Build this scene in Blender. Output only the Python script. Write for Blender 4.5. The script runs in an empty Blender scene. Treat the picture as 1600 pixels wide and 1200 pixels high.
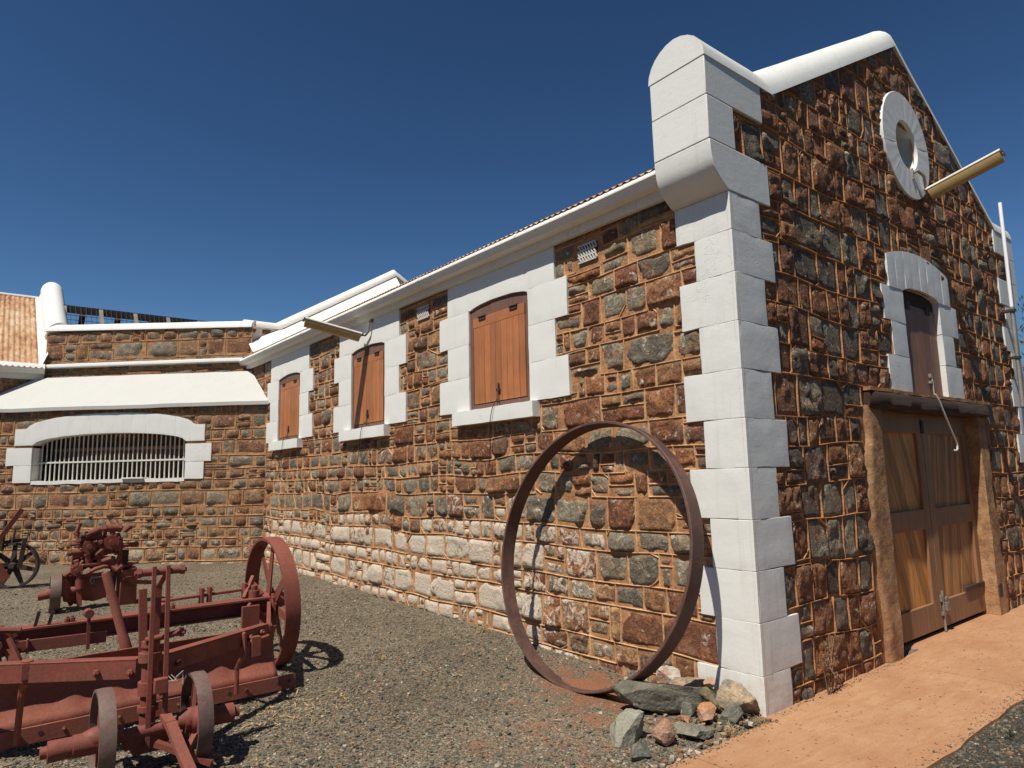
import bpy, bmesh, math, random
import numpy as np
from mathutils import Vector, Matrix

SC = bpy.context.scene
COL = SC.collection
R = math.radians
rnd = random.Random(11)

# ------------------------------------------------------------------ noise
def _h(ix, iy, iz, s):
    a = (ix.astype(np.int64)*374761393 + iy.astype(np.int64)*668265263 + iz.astype(np.int64)*2147483647 + s*974634777) & 0xFFFFFFFF
    a = ((a ^ (a >> 13))*1274126177) & 0xFFFFFFFF
    a = ((a ^ (a >> 16))*2246822519) & 0xFFFFFFFF
    return ((a ^ (a >> 15)) & 0xFFFFFF)/float(0xFFFFFF)*2-1

def vn(x, y, z=0.0, s=0):
    x, y, z = np.broadcast_arrays(np.asarray(x, float), np.asarray(y, float), np.asarray(z, float))
    ix, iy, iz = np.floor(x), np.floor(y), np.floor(z)
    fx, fy, fz = x-ix, y-iy, z-iz
    fx, fy, fz = [f*f*(3-2*f) for f in (fx, fy, fz)]
    o = 0
    for dx in (0, 1):
        for dy in (0, 1):
            for dz in (0, 1):
                w = (fx if dx else 1-fx)*(fy if dy else 1-fy)*(fz if dz else 1-fz)
                o = o + w*_h(ix+dx, iy+dy, iz+dz, s)
    return o

def fbm(x, y, z=0.0, s=0, oct=3):
    o, a, f = 0, 1.0, 1.0
    for k in range(oct):
        o = o + a*vn(np.asarray(x)*f, np.asarray(y)*f, np.asarray(z)*f, s+k*17)
        a *= .5; f *= 2.03
    return o

# ------------------------------------------------------------------ materials
def new_mat(name):
    m = bpy.data.materials.new(name); m.use_nodes = True
    nt = m.node_tree; nt.nodes.clear()
    out = nt.nodes.new('ShaderNodeOutputMaterial'); b = nt.nodes.new('ShaderNodeBsdfPrincipled')
    nt.links.new(b.outputs[0], out.inputs[0])
    return m, nt, b

class NT:
    """tiny node-building helper"""
    def __init__(s, nt): s.nt = nt; s.N = nt.nodes; s.L = nt.links
    def node(s, t, **kw):
        n = s.N.new(t)
        for k, v in kw.items(): setattr(n, k, v)
        return n
    def link(s, a, b): s.L.new(a, b)
    def pos(s): return s.node('ShaderNodeNewGeometry').outputs['Position']
    def mapped(s, scale, rot=(0, 0, 0), src=None):
        m = s.node('ShaderNodeMapping'); m.inputs['Scale'].default_value = scale; m.inputs['Rotation'].default_value = rot
        s.link(src or s.pos(), m.inputs['Vector']); return m.outputs[0]
    def noise(s, scale, detail=4, rough=.55, vec=None, dist=0.0):
        n = s.node('ShaderNodeTexNoise'); n.inputs['Scale'].default_value = scale; n.inputs['Detail'].default_value = detail
        n.inputs['Roughness'].default_value = rough; n.inputs['Distortion'].default_value = dist
        s.link(vec or s.pos(), n.inputs['Vector']); return n.outputs['Fac']
    def vor(s, scale, feature='F1', out='Distance', vec=None, rand=1.0):
        n = s.node('ShaderNodeTexVoronoi'); n.feature = feature; n.inputs['Scale'].default_value = scale
        n.inputs['Randomness'].default_value = rand
        s.link(vec or s.pos(), n.inputs['Vector']); return n.outputs[out]
    def ramp(s, fac, stops, interp='LINEAR'):
        n = s.node('ShaderNodeValToRGB'); n.color_ramp.interpolation = interp
        e = n.color_ramp.elements
        while len(e) < len(stops): e.new(.5)
        for el, (p, c) in zip(e, stops):
            el.position = p; el.color = (c, c, c, 1) if isinstance(c, (int, float)) else (*c, 1)
        s.link(fac, n.inputs[0]); return n.outputs[0]
    def mix(s, fac, a, b, mode='MIX'):
        n = s.node('ShaderNodeMix'); n.data_type = 'RGBA'; n.blend_type = mode
        for i, v in ((0, fac), (6, a), (7, b)):
            if hasattr(v, 'is_linked') or isinstance(v, bpy.types.NodeSocket): s.link(v, n.inputs[i])
            elif i == 0: n.inputs[0].default_value = v
            else: n.inputs[i].default_value = (*v, 1)
        return n.outputs[2]
    def math(s, op, a, b=None, c=None, clamp=False):
        n = s.node('ShaderNodeMath'); n.operation = op; n.use_clamp = clamp
        for i, v in enumerate((a, b, c)):
            if v is None: continue
            if isinstance(v, bpy.types.NodeSocket): s.link(v, n.inputs[i])
            else: n.inputs[i].default_value = v
        return n.outputs[0]
    def attr(s, name):
        n = s.node('ShaderNodeAttribute'); n.attribute_name = name; return n
    def bump(s, h, strength=.5, dist=.01, prev=None):
        n = s.node('ShaderNodeBump'); n.inputs['Strength'].default_value = strength; n.inputs['Distance'].default_value = dist
        s.link(h, n.inputs['Height'])
        if prev is not None: s.link(prev, n.inputs['Normal'])
        return n.outputs[0]

def finish(b, nt, color=None, rough=.8, normal=None, metallic=0.0, spec=.5):
    if isinstance(color, bpy.types.NodeSocket): nt.links.new(color, b.inputs['Base Color'])
    elif color is not None: b.inputs['Base Color'].default_value = (*color, 1)
    if isinstance(rough, bpy.types.NodeSocket): nt.links.new(rough, b.inputs['Roughness'])
    else: b.inputs['Roughness'].default_value = rough
    if normal is not None: nt.links.new(normal, b.inputs['Normal'])
    b.inputs['Metallic'].default_value = metallic
    b.inputs['Specular IOR Level'].default_value = spec

def mat_stone(name, palette, rust, rustamt, wash=(.7, .58, .44), smear=.5, smearcol=(.38, .2, .092)):
    m, nt, b = new_mat(name); g = NT(nt)
    at = g.attr('stone'); sep = g.node('ShaderNodeSeparateColor'); g.link(at.outputs['Color'], sep.inputs[0])
    n = len(palette)
    base = g.ramp(sep.outputs[0], [(i/n, c) for i, c in enumerate(palette)], 'CONSTANT')
    # each stone gets its own slice of noise
    off = g.node('ShaderNodeVectorMath'); off.operation = 'MULTIPLY_ADD'
    cx = g.node('ShaderNodeCombineXYZ'); g.link(sep.outputs[1], cx.inputs[0]); g.link(sep.outputs[0], cx.inputs[1]); g.link(sep.outputs[1], cx.inputs[2])
    g.link(cx.outputs[0], off.inputs[0]); off.inputs[1].default_value = (37, 53, 71); g.link(g.pos(), off.inputs[2])
    v = off.outputs[0]
    n1 = g.noise(7, 5, .6, v, .6); n2 = g.noise(38, 5, .65, v, .3); n3 = g.noise(140, 3, .6, v)
    k = g.math('ADD', g.math('ADD', n1, g.math('MULTIPLY', g.math('SUBTRACT', sep.outputs[1], .5), .3)), g.math('MULTIPLY', g.math('SUBTRACT', sep.outputs[0], .5), .28))
    rf = g.ramp(k, [(.5, 0.0), (.66, rustamt)])
    c = g.mix(rf, base, g.ramp(n2, [(.25, tuple(x*.55 for x in rust)), (.55, rust), (.8, tuple(min(1, x*1.9) for x in rust))]))
    c = g.mix(.85, c, g.ramp(n2, [(.2, .42), (.5, .95), (.8, 1.55)]), 'MULTIPLY')
    c = g.mix(.6, c, g.ramp(n3, [(.25, .55), (.6, 1.1), (.8, 1.5)]), 'MULTIPLY')
    # fractured facets: every facet its own tone, hairline cracks between
    dv = g.node('ShaderNodeVectorMath'); dv.operation = 'MULTIPLY_ADD'; nz_ = g.node('ShaderNodeTexNoise'); nz_.inputs['Scale'].default_value = 14; nz_.inputs['Detail'].default_value = 3; g.link(v, nz_.inputs['Vector'])
    g.link(nz_.outputs['Color'], dv.inputs[0]); dv.inputs[1].default_value = (.09, .09, .09); g.link(v, dv.inputs[2])
    fv = g.mapped((1, 1, 1.5), (.3, .5, .2), dv.outputs[0])
    fc = g.node('ShaderNodeSeparateColor'); g.link(g.vor(13, out='Color', vec=fv), fc.inputs[0]); fe = g.vor(13, 'DISTANCE_TO_EDGE', 'Distance', fv)
    c = g.mix(.8, c, g.ramp(fc.outputs[0], [(0, .62), (.5, 1.0), (1, 1.4)]), 'MULTIPLY')
    c = g.mix(.75, c, g.ramp(fe, [(0.0, .3), (.03, 1.0)]), 'MULTIPLY')
    # pale lichen / mineral specks
    sp = g.ramp(g.noise(55, 4, .7, v), [(.66, 0.0), (.78, .45)])
    c = g.mix(sp, c, (.36, .31, .24))
    # bedding mortar smeared over the faces
    sm = g.ramp(g.noise(5, 5, .65, None, .8), [(.57, 0.0), (.68, smear)])
    c = g.mix(sm, c, smearcol)
    # old whitewash that still clings to the lower courses
    wn = g.noise(13, 5, .7, v, .8)
    wf = g.ramp(g.math('ADD', g.math('MULTIPLY', sep.outputs[2], 1.0), g.math('MULTIPLY', g.math('SUBTRACT', wn, .5), 3.4)), [(.30, 0.0), (.62, .9)])
    c = g.mix(wf, c, g.mix(n2, wash, tuple(x*.8 for x in wash)))
    bn = g.bump(fc.outputs[1], .5, .03); bn = g.bump(n2, .9, .024, bn); bn = g.bump(n3, .7, .008, bn)
    finish(b, nt, c, .82, bn, spec=.35); return m

def mat_mortar(name, col, dark, bump=.8):
    m, nt, b = new_mat(name); g = NT(nt)
    n1 = g.noise(4, 4, .6); n2 = g.noise(60, 5, .65); n3 = g.noise(14, 4, .6)
    c = g.mix(g.ramp(n1, [(.35, 0.0), (.65, 1.0)]), dark, col)
    c = g.mix(.7, c, g.ramp(n3, [(.3, .6), (.6, 1.15)]), 'MULTIPLY')
    c = g.mix(.8, c, g.ramp(n2, [(.25, .6), (.55, 1.0), (.8, 1.3)]), 'MULTIPLY')
    finish(b, nt, c, .9, g.bump(n3, .5, .02, g.bump(n2, bump, .01)), spec=.2); return m

def mat_white(name, col=(.665, .66, .605), bump=.18, dirt=.12, dirtcol=(.42, .36, .27), streak=False):
    m, nt, b = new_mat(name); g = NT(nt)
    n1 = g.noise(2.5, 5, .6); n2 = g.noise(70, 3, .6); n3 = g.noise(16, 4, .65)
    brush = g.noise(5, 4, .6, g.mapped((1, 1, 3)))
    c = g.mix(g.ramp(n1, [(.35, 0.0), (.75, .5)]), col, tuple(x*.93 for x in col))
    sv = g.noise(6, 5, .7, g.mapped((6, 6, .7)) if streak else None)
    c = g.mix(g.ramp(g.math('MULTIPLY', sv, g.ramp(n3, [(.3, .75), (.8, 1.25)])), [(.5, 0.0), (.75, dirt)]), c, dirtcol)
    chips = g.ramp(g.noise(24, 6, .75), [(.735, 0.0), (.76, .4*min(1, dirt*4))])
    c = g.mix(chips, c, tuple(x*.7 for x in dirtcol))
    ck = g.ramp(g.math('ABSOLUTE', g.math('SUBTRACT', g.noise(2.3, 4, .6, None, 1.2), .5)), [(0.0, 1.0), (.0045, 0.0)])
    gate = g.ramp(g.noise(1.1, 3, .5), [(.5, 0.0), (.58, 1.0)])
    ck = g.math('MULTIPLY', ck, gate)
    c = g.mix(g.math('MULTIPLY', ck, .4), c, tuple(x*.55 for x in col))
    sz_ = g.node('ShaderNodeSeparateXYZ'); g.link(g.pos(), sz_.inputs[0])
    du_ = g.math('MULTIPLY', g.ramp(sz_.outputs[2], [(.02, .5), (.38, 0.0)]), g.ramp(n3, [(.4, .1), (.65, 1.0)]))
    c = g.mix(du_, c, (.5, .3, .18))
    drip = g.ramp(g.noise(1, 4, .6, g.mapped((14, 14, .8))), [(.58, 0.0), (.72, .16)])
    c = g.mix(drip, c, tuple(x*.8 for x in dirtcol))
    bn = g.bump(ck, .35, -.004)
    bn = g.bump(brush, bump*.5, .012, bn); bn = g.bump(n3, bump*.55, .016, bn); bn = g.bump(n2, bump*.5, .003, bn)
    finish(b, nt, c, .62, bn, spec=.35); return m

def mat_wood(name, a, bcol, rot=(0, 0, 0), scale=(45, 45, 2.2), rough=.6, bump=.3, dark=.5):
    m, nt, b = new_mat(name); g = NT(nt)
    at = g.attr('plank'); sep = g.node('ShaderNodeSeparateColor'); g.link(at.outputs['Color'], sep.inputs[0])
    v = g.mapped(scale, rot)
    n1 = g.noise(1.0, 5, .6, v, .5); n2 = g.noise(3, 4, .6); n3 = g.noise(1.0, 3, .6, g.mapped(tuple(s*3 for s in scale), rot))
    c = g.mix(g.ramp(n1, [(.3, 0.0), (.7, 1.0)]), a, bcol)
    c = g.mix(1.0, c, g.ramp(sep.outputs[0], [(0, dark), (1, 1.3)]), 'MULTIPLY')
    c = g.mix(.6, c, g.ramp(n2, [(.3, .75), (.7, 1.15)]), 'MULTIPLY')
    c = g.mix(.5, c, g.ramp(n3, [(.3, .7), (.6, 1.1)]), 'MULTIPLY')
    finish(b, nt, c, rough, g.bump(n1, bump, .004), spec=.4); return m

def mat_metal(name, col, rust, amt=.5, rough=.55, metallic=0.0, bump=.3, scale=1.0):
    m, nt, b = new_mat(name); g = NT(nt)
    n1 = g.noise(9*scale, 5, .65, None, .4); n2 = g.noise(60*scale, 4, .65); n3 = g.noise(2.2*scale, 3, .5)
    c = g.mix(g.ramp(n1, [(.42, 0.0), (.68, amt)]), col, rust)
    c = g.mix(.75, c, g.ramp(n3, [(.3, .72), (.7, 1.2)]), 'MULTIPLY')
    c = g.mix(.6, c, g.ramp(n2, [(.3, .65), (.6, 1.1), (.8, 1.35)]), 'MULTIPLY')
    rg = g.ramp(n1, [(.35, rough-.12), (.7, min(1, rough+.22))])
    finish(b, nt, c, rg, g.bump(n2, bump, .004, g.bump(n1, bump*.7, .008)), metallic); return m

def mat_plain(name, col, rough=.6, metallic=0.0, var=.25, scale=20):
    m, nt, b = new_mat(name); g = NT(nt)
    n = g.noise(scale, 4, .6)
    c = g.mix(1.0, col, g.ramp(n, [(.25, 1-var), (.75, 1+var)]), 'MULTIPLY')
    finish(b, nt, c, rough, g.bump(n, .25, .004), metallic); return m

PAL_L = [(.215, .178, .125), (.25, .21, .145), (.15, .125, .09), (.23, .178, .112), (.28, .24, .168), (.29, .145, .064), (.195, .077, .038), (.38, .21, .098), (.165, .088, .054), (.34, .14, .054)]
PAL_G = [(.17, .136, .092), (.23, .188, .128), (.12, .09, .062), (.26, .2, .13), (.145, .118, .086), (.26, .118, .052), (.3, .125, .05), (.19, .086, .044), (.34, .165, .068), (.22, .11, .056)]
PAL_W = [(.2, .165, .115), (.23, .19, .132), (.16, .13, .09), (.23, .185, .125), (.19, .15, .102), (.25, .14, .07), (.21, .095, .05), (.3, .17, .086), (.17, .1, .06), (.28, .138, .062)]
M = {}
M['stone_side'] = mat_stone('stone_side', PAL_L, (.22, .082, .033), .85)
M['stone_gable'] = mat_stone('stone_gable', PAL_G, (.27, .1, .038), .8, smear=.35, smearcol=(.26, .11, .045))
M['stone_wing'] = mat_stone('stone_wing', PAL_W, (.23, .1, .045), .7, (.5, .4, .28))
M['mortar'] = mat_mortar('mortar', (.45, .235, .108), (.33, .165, .074))
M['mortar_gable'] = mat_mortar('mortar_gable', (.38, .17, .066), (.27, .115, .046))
M['mortar_wing'] = mat_mortar('mortar_wing', (.43, .24, .115), (.33, .175, .082))
M['ribbon'] = mat_mortar('ribbon', (.6, .37, .2), (.46, .25, .12), .4)
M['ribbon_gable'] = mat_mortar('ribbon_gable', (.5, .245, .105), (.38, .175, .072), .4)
M['plaster'] = mat_mortar('plaster', (.43, .245, .12), (.27, .135, .066), .3)
M['white'] = mat_white('white_paint')
M['white_aged'] = mat_white('white_paint_aged', (.70, .67, .6), .2, .45, (.45, .38, .29), True)
M['white_clean'] = mat_white('white_paint_clean', (.70, .69, .635), .12, .06)
M['hood'] = mat_white('hood_limewash', (.49, .48, .435), .12, .08)
M['cream'] = mat_white('cream_gutter', (.72, .705, .65), .08, .14)
M['shutter'] = mat_wood('shutter_wood', (.385, .15, .055), (.3, .105, .04), scale=(60, 60, 2.0), rough=.55)
M['shutter_dark'] = mat_wood('shutter_wood_dark', (.24, .115, .068), (.17, .078, .045), scale=(60, 60, 2.0), rough=.6)
M['frame_wood'] = mat_wood('frame_wood', (.15, .075, .05), (.1, .05, .034), rough=.75)
M['door_frame'] = mat_wood('door_frame_wood', (.33, .17, .078), (.23, .115, .052), scale=(50, 50, 2.5))
M['door_left'] = mat_wood('door_boards_left', (.62, .29, .075), (.36, .15, .04), rot=(0, R(23), 0), scale=(50, 50, 1.5), dark=.62)
M['door_right'] = mat_wood('door_boards_right', (.5, .24, .08), (.3, .135, .05), rot=(0, R(-12), 0), scale=(50, 50, 1.5), dark=.62)
M['beam'] = mat_wood('lintel_beam', (.055, .03, .019), (.025, .014, .01), scale=(2.5, 30, 30), rough=.95, bump=1.0)
M['red'] = mat_metal('red_oxide_paint', (.215, .05, .03), (.15, .055, .03), .75, .72)
M['red_dust'] = mat_metal('red_oxide_dusty', (.245, .066, .039), (.21, .085, .048), .6, .75)
M['tread'] = mat_metal('worn_tread', (.16, .105, .083), (.13, .06, .042), .6, .6, .2)
M['rust'] = mat_metal('rusted_iron', (.082, .042, .032), (.15, .07, .045), .8, .7, .05, .8)
M['dark_iron'] = mat_metal('dark_iron', (.04, .03, .026), (.09, .045, .03), .6, .65, .2)
M['iron_trim'] = mat_metal('galvanised', (.33, .3, .25), (.18, .13, .09), .6, .5, .4)
M['diffuser'] = mat_plain('aged_diffuser', (.38, .255, .095), .45, 0, .15, 8)
M['housing'] = mat_white('lamp_housing', (.62, .58, .5), .1, .4, (.3, .24, .16))
M['cable'] = mat_plain('black_cable', (.02, .018, .016), .6)
M['vent'] = mat_white('vent_iron', (.58, .55, .49), .15, .4)
M['void'] = mat_plain('dark_interior', (.05, .035, .025), .9)
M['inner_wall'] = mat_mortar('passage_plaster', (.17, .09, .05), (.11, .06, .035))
M['olive'] = mat_white('oculus_plaster', (.3, .28, .2), .2, .1)
M['pole'] = mat_white('pole_paint', (.8, .79, .77), .08, .1)
M['pvc'] = mat_plain('hook_metal', (.62, .56, .48), .45, .2, .1)
M['string'] = mat_plain('pale_string', (.5, .42, .32), .9)
M['bar'] = mat_white('bar_paint', (.62, .6, .53), .1, .2)

def mat_gravel():
    m, nt, b = new_mat('gravel'); g = NT(nt)
    vc = g.vor(75, out='Color'); vd = g.vor(75, out='Distance'); sep = g.node('ShaderNodeSeparateColor'); g.link(vc, sep.inputs[0])
    vc2 = g.vor(150, out='Color'); sep2 = g.node('ShaderNodeSeparateColor'); g.link(vc2, sep2.inputs[0])
    stops = [(0, (.055, .055, .043)), (.16, (.09, .086, .064)), (.34, (.125, .11, .076)), (.52, (.165, .135, .088)), (.7, (.215, .155, .095)), (.82, (.22, .115, .06)), (.9, (.29, .215, .14)), (.965, (.42, .35, .26))]
    peb = g.ramp(sep.outputs[0], stops, 'CONSTANT'); sm = g.ramp(sep2.outputs[0], stops, 'CONSTANT')
    c = g.mix(.45, peb, sm)
    c = g.mix(1.0, c, g.ramp(vd, [(.0, 1.15), (.55, .8), (.8, .4)]), 'MULTIPLY')
    big = g.noise(.75, 5, .6); mid = g.noise(5, 4, .6)
    c = g.mix(.7, c, g.ramp(big, [(.35, .95), (.65, 1.65)]), 'MULTIPLY')
    # bare red earth where the gravel has worn thin: attribute painted per vertex from the wear map
    at = g.attr('earth'); sp = g.node('ShaderNodeSeparateColor'); g.link(at.outputs['Color'], sp.inputs[0])
    fine = g.noise(45, 4, .7)
    k = g.math('ADD', sp.outputs[0], g.math('ADD', g.math('MULTIPLY', g.math('SUBTRACT', mid, .5), .9), g.math('MULTIPLY', g.math('SUBTRACT', fine, .5), .8)))
    f = g.ramp(k, [(.42, 0.0), (.62, .88)])
    earth = g.mix(g.noise(30, 4, .6), (.31, .105, .045), (.2, .085, .042))
    c = g.mix(f, c, earth)
    hh = g.math('MULTIPLY', g.math('SUBTRACT', 1.0, vd), g.math('ADD', .5, sep.outputs[1]))
    bn = g.bump(hh, .6, .01); bn = g.bump(sep2.outputs[1], .3, .004, bn)
    c = g.mix(sp.outputs[1], c, g.mix(1.0, c, (.36, .38, .40), 'MULTIPLY'))  # darker gravel beyond the pavement; unseen left yard darkened to cut bounce light
    finish(b, nt, c, .88, bn, spec=.25); return m
M['gravel'] = mat_gravel()

def mat_pebble():
    m, nt, b = new_mat('pebble'); g = NT(nt)
    at = g.attr('stone'); sep = g.node('ShaderNodeSeparateColor'); g.link(at.outputs['Color'], sep.inputs[0])
    c = g.ramp(sep.outputs[0], [(0, (.055, .055, .043)), (.16, (.09, .086, .064)), (.34, (.125, .11, .076)), (.52, (.165, .135, .088)), (.7, (.215, .155, .095)), (.82, (.22, .115, .06)), (.9, (.29, .215, .14)), (.965, (.42, .35, .26))], 'CONSTANT')
    c = g.mix(.6, c, g.ramp(g.noise(180, 3, .6), [(.3, .65), (.7, 1.3)]), 'MULTIPLY')
    finish(b, nt, c, .85, spec=.3); return m
M['pebble'] = mat_pebble()

def mat_pave():
    m, nt, b = new_mat('terracotta_pavement'); g = NT(nt)
    n1 = g.noise(1.6, 5, .6); n2 = g.noise(9, 5, .65); n3 = g.noise(110, 3, .6)
    sw = g.noise(3, 4, .6, g.mapped((1.0, 5.0, 1)), 1.0)
    c = g.mix(g.ramp(n1, [(.35, 0.0), (.65, 1.0)]), (.36, .185, .09), (.43, .24, .125))
    c = g.mix(g.ramp(sw, [(.42, 0.0), (.7, .55)]), c, (.32, .14, .064))
    c = g.mix(g.ramp(n2, [(.55, 0.0), (.8, .5)]), c, (.45, .25, .14))
    c = g.mix(.6, c, g.ramp(n3, [(.3, .8), (.7, 1.15)]), 'MULTIPLY')
    spk = g.vor(14, out='Distance'); c = g.mix(g.ramp(spk, [(.09, .8), (.13, 0.0)]), c, (.1, .06, .04))
    finish(b, nt, c, .85, g.bump(n3, .3, .003, g.bump(n2, .3, .015)), spec=.25); return m
M['pave'] = mat_pave()

def mat_corr():
    m, nt, b = new_mat('rusty_corrugated_iron'); g = NT(nt)
    n1 = g.noise(5, 5, .65, g.mapped((3, .8, .8)), .4); n2 = g.noise(1.2, 4, .6); n3 = g.noise(40, 4, .6)
    c = g.ramp(g.math('ADD', g.math('MULTIPLY', n1, .6), g.math('MULTIPLY', n2, .4)), [(.36, (.55, .42, .29)), (.5, (.42, .24, .12)), (.62, (.24, .1, .045))])
    c = g.mix(.5, c, g.ramp(n3, [(.3, .8), (.7, 1.2)]), 'MULTIPLY')
    finish(b, nt, c, .75, g.bump(n3, .2, .004), spec=.3); return m
M['corr'] = mat_corr()

def mat_rock():
    m, nt, b = new_mat('loose_rock'); g = NT(nt)
    a, c2 = g.attr('ca'), g.attr('cb')
    n1 = g.noise(11, 5, .6, None, .5); n2 = g.noise(70, 5, .7); n3 = g.noise(6, 3, .6, g.mapped((1, 1, 4)))
    c = g.mix(g.ramp(n1, [(.42, 0.0), (.6, 1.0)]), a.outputs['Color'], c2.outputs['Color'])
    c = g.mix(.8, c, g.ramp(n2, [(.25, .5), (.55, 1.0), (.8, 1.5)]), 'MULTIPLY')
    c = g.mix(.4, c, g.ramp(n3, [(.3, .7), (.7, 1.25)]), 'MULTIPLY')
    finish(b, nt, c, .85, g.bump(n1, .5, .03, g.bump(n2, .9, .012)), spec=.3); return m
M['rock'] = mat_rock()
M['straw'] = mat_plain('dry_straw', (.4, .28, .12), .9)
M['weed'] = mat_plain('dead_weed_stem', (.2, .12, .06), .9)
M['leaf'] = mat_plain('gum_leaf', (.06, .075, .03), .6)
M['bark'] = mat_plain('bark', (.2, .15, .11), .9)

# ------------------------------------------------------------------ object helpers
def tag(o, label=None, cat=None, group=None, kind=None):
    if label: o['label'] = label
    if cat: o['category'] = cat
    if group: o['group'] = group
    if kind: o['kind'] = kind
    return o

def empty(name, loc=(0, 0, 0), label=None, cat=None, group=None):
    o = bpy.data.objects.new(name, None); COL.objects.link(o); o.location = loc; o.empty_display_size = .2
    return tag(o, label, cat, group)

def world_loc(o):
    v = Vector((0, 0, 0))
    while o is not None:
        v += o.location; o = o.parent
    return v

def link_mesh(name, me, parent=None, base=None):
    o = bpy.data.objects.new(name, me); COL.objects.link(o)
    if parent is not None: o.parent = parent
    if base is not None and parent is None: o.location = base
    return o

class Fr:
    """a wall frame: P(u, z, n) with n pointing out of the wall"""
    def __init__(s, o, u, n):
        s.o = Vector(o); s.u = Vector(u).normalized(); s.n = Vector(n).normalized()
        s.k = Vector((0, 0, 1)); s.flip = s.u.cross(s.k).dot(s.n) < 0
    def P(s, u, z, n=0.0): return s.o + s.u*u + s.k*z + s.n*n
    def arr(s, U, Z, N):
        U, Z, N = [np.asarray(a, float).ravel() for a in np.broadcast_arrays(U, Z, N)]
        return np.array(s.o) + U[:, None]*np.array(s.u) + Z[:, None]*np.array(s.k) + N[:, None]*np.array(s.n)
XYZ = Fr((0, 0, 0), (1, 0, 0), (0, 1, 0))

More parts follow.
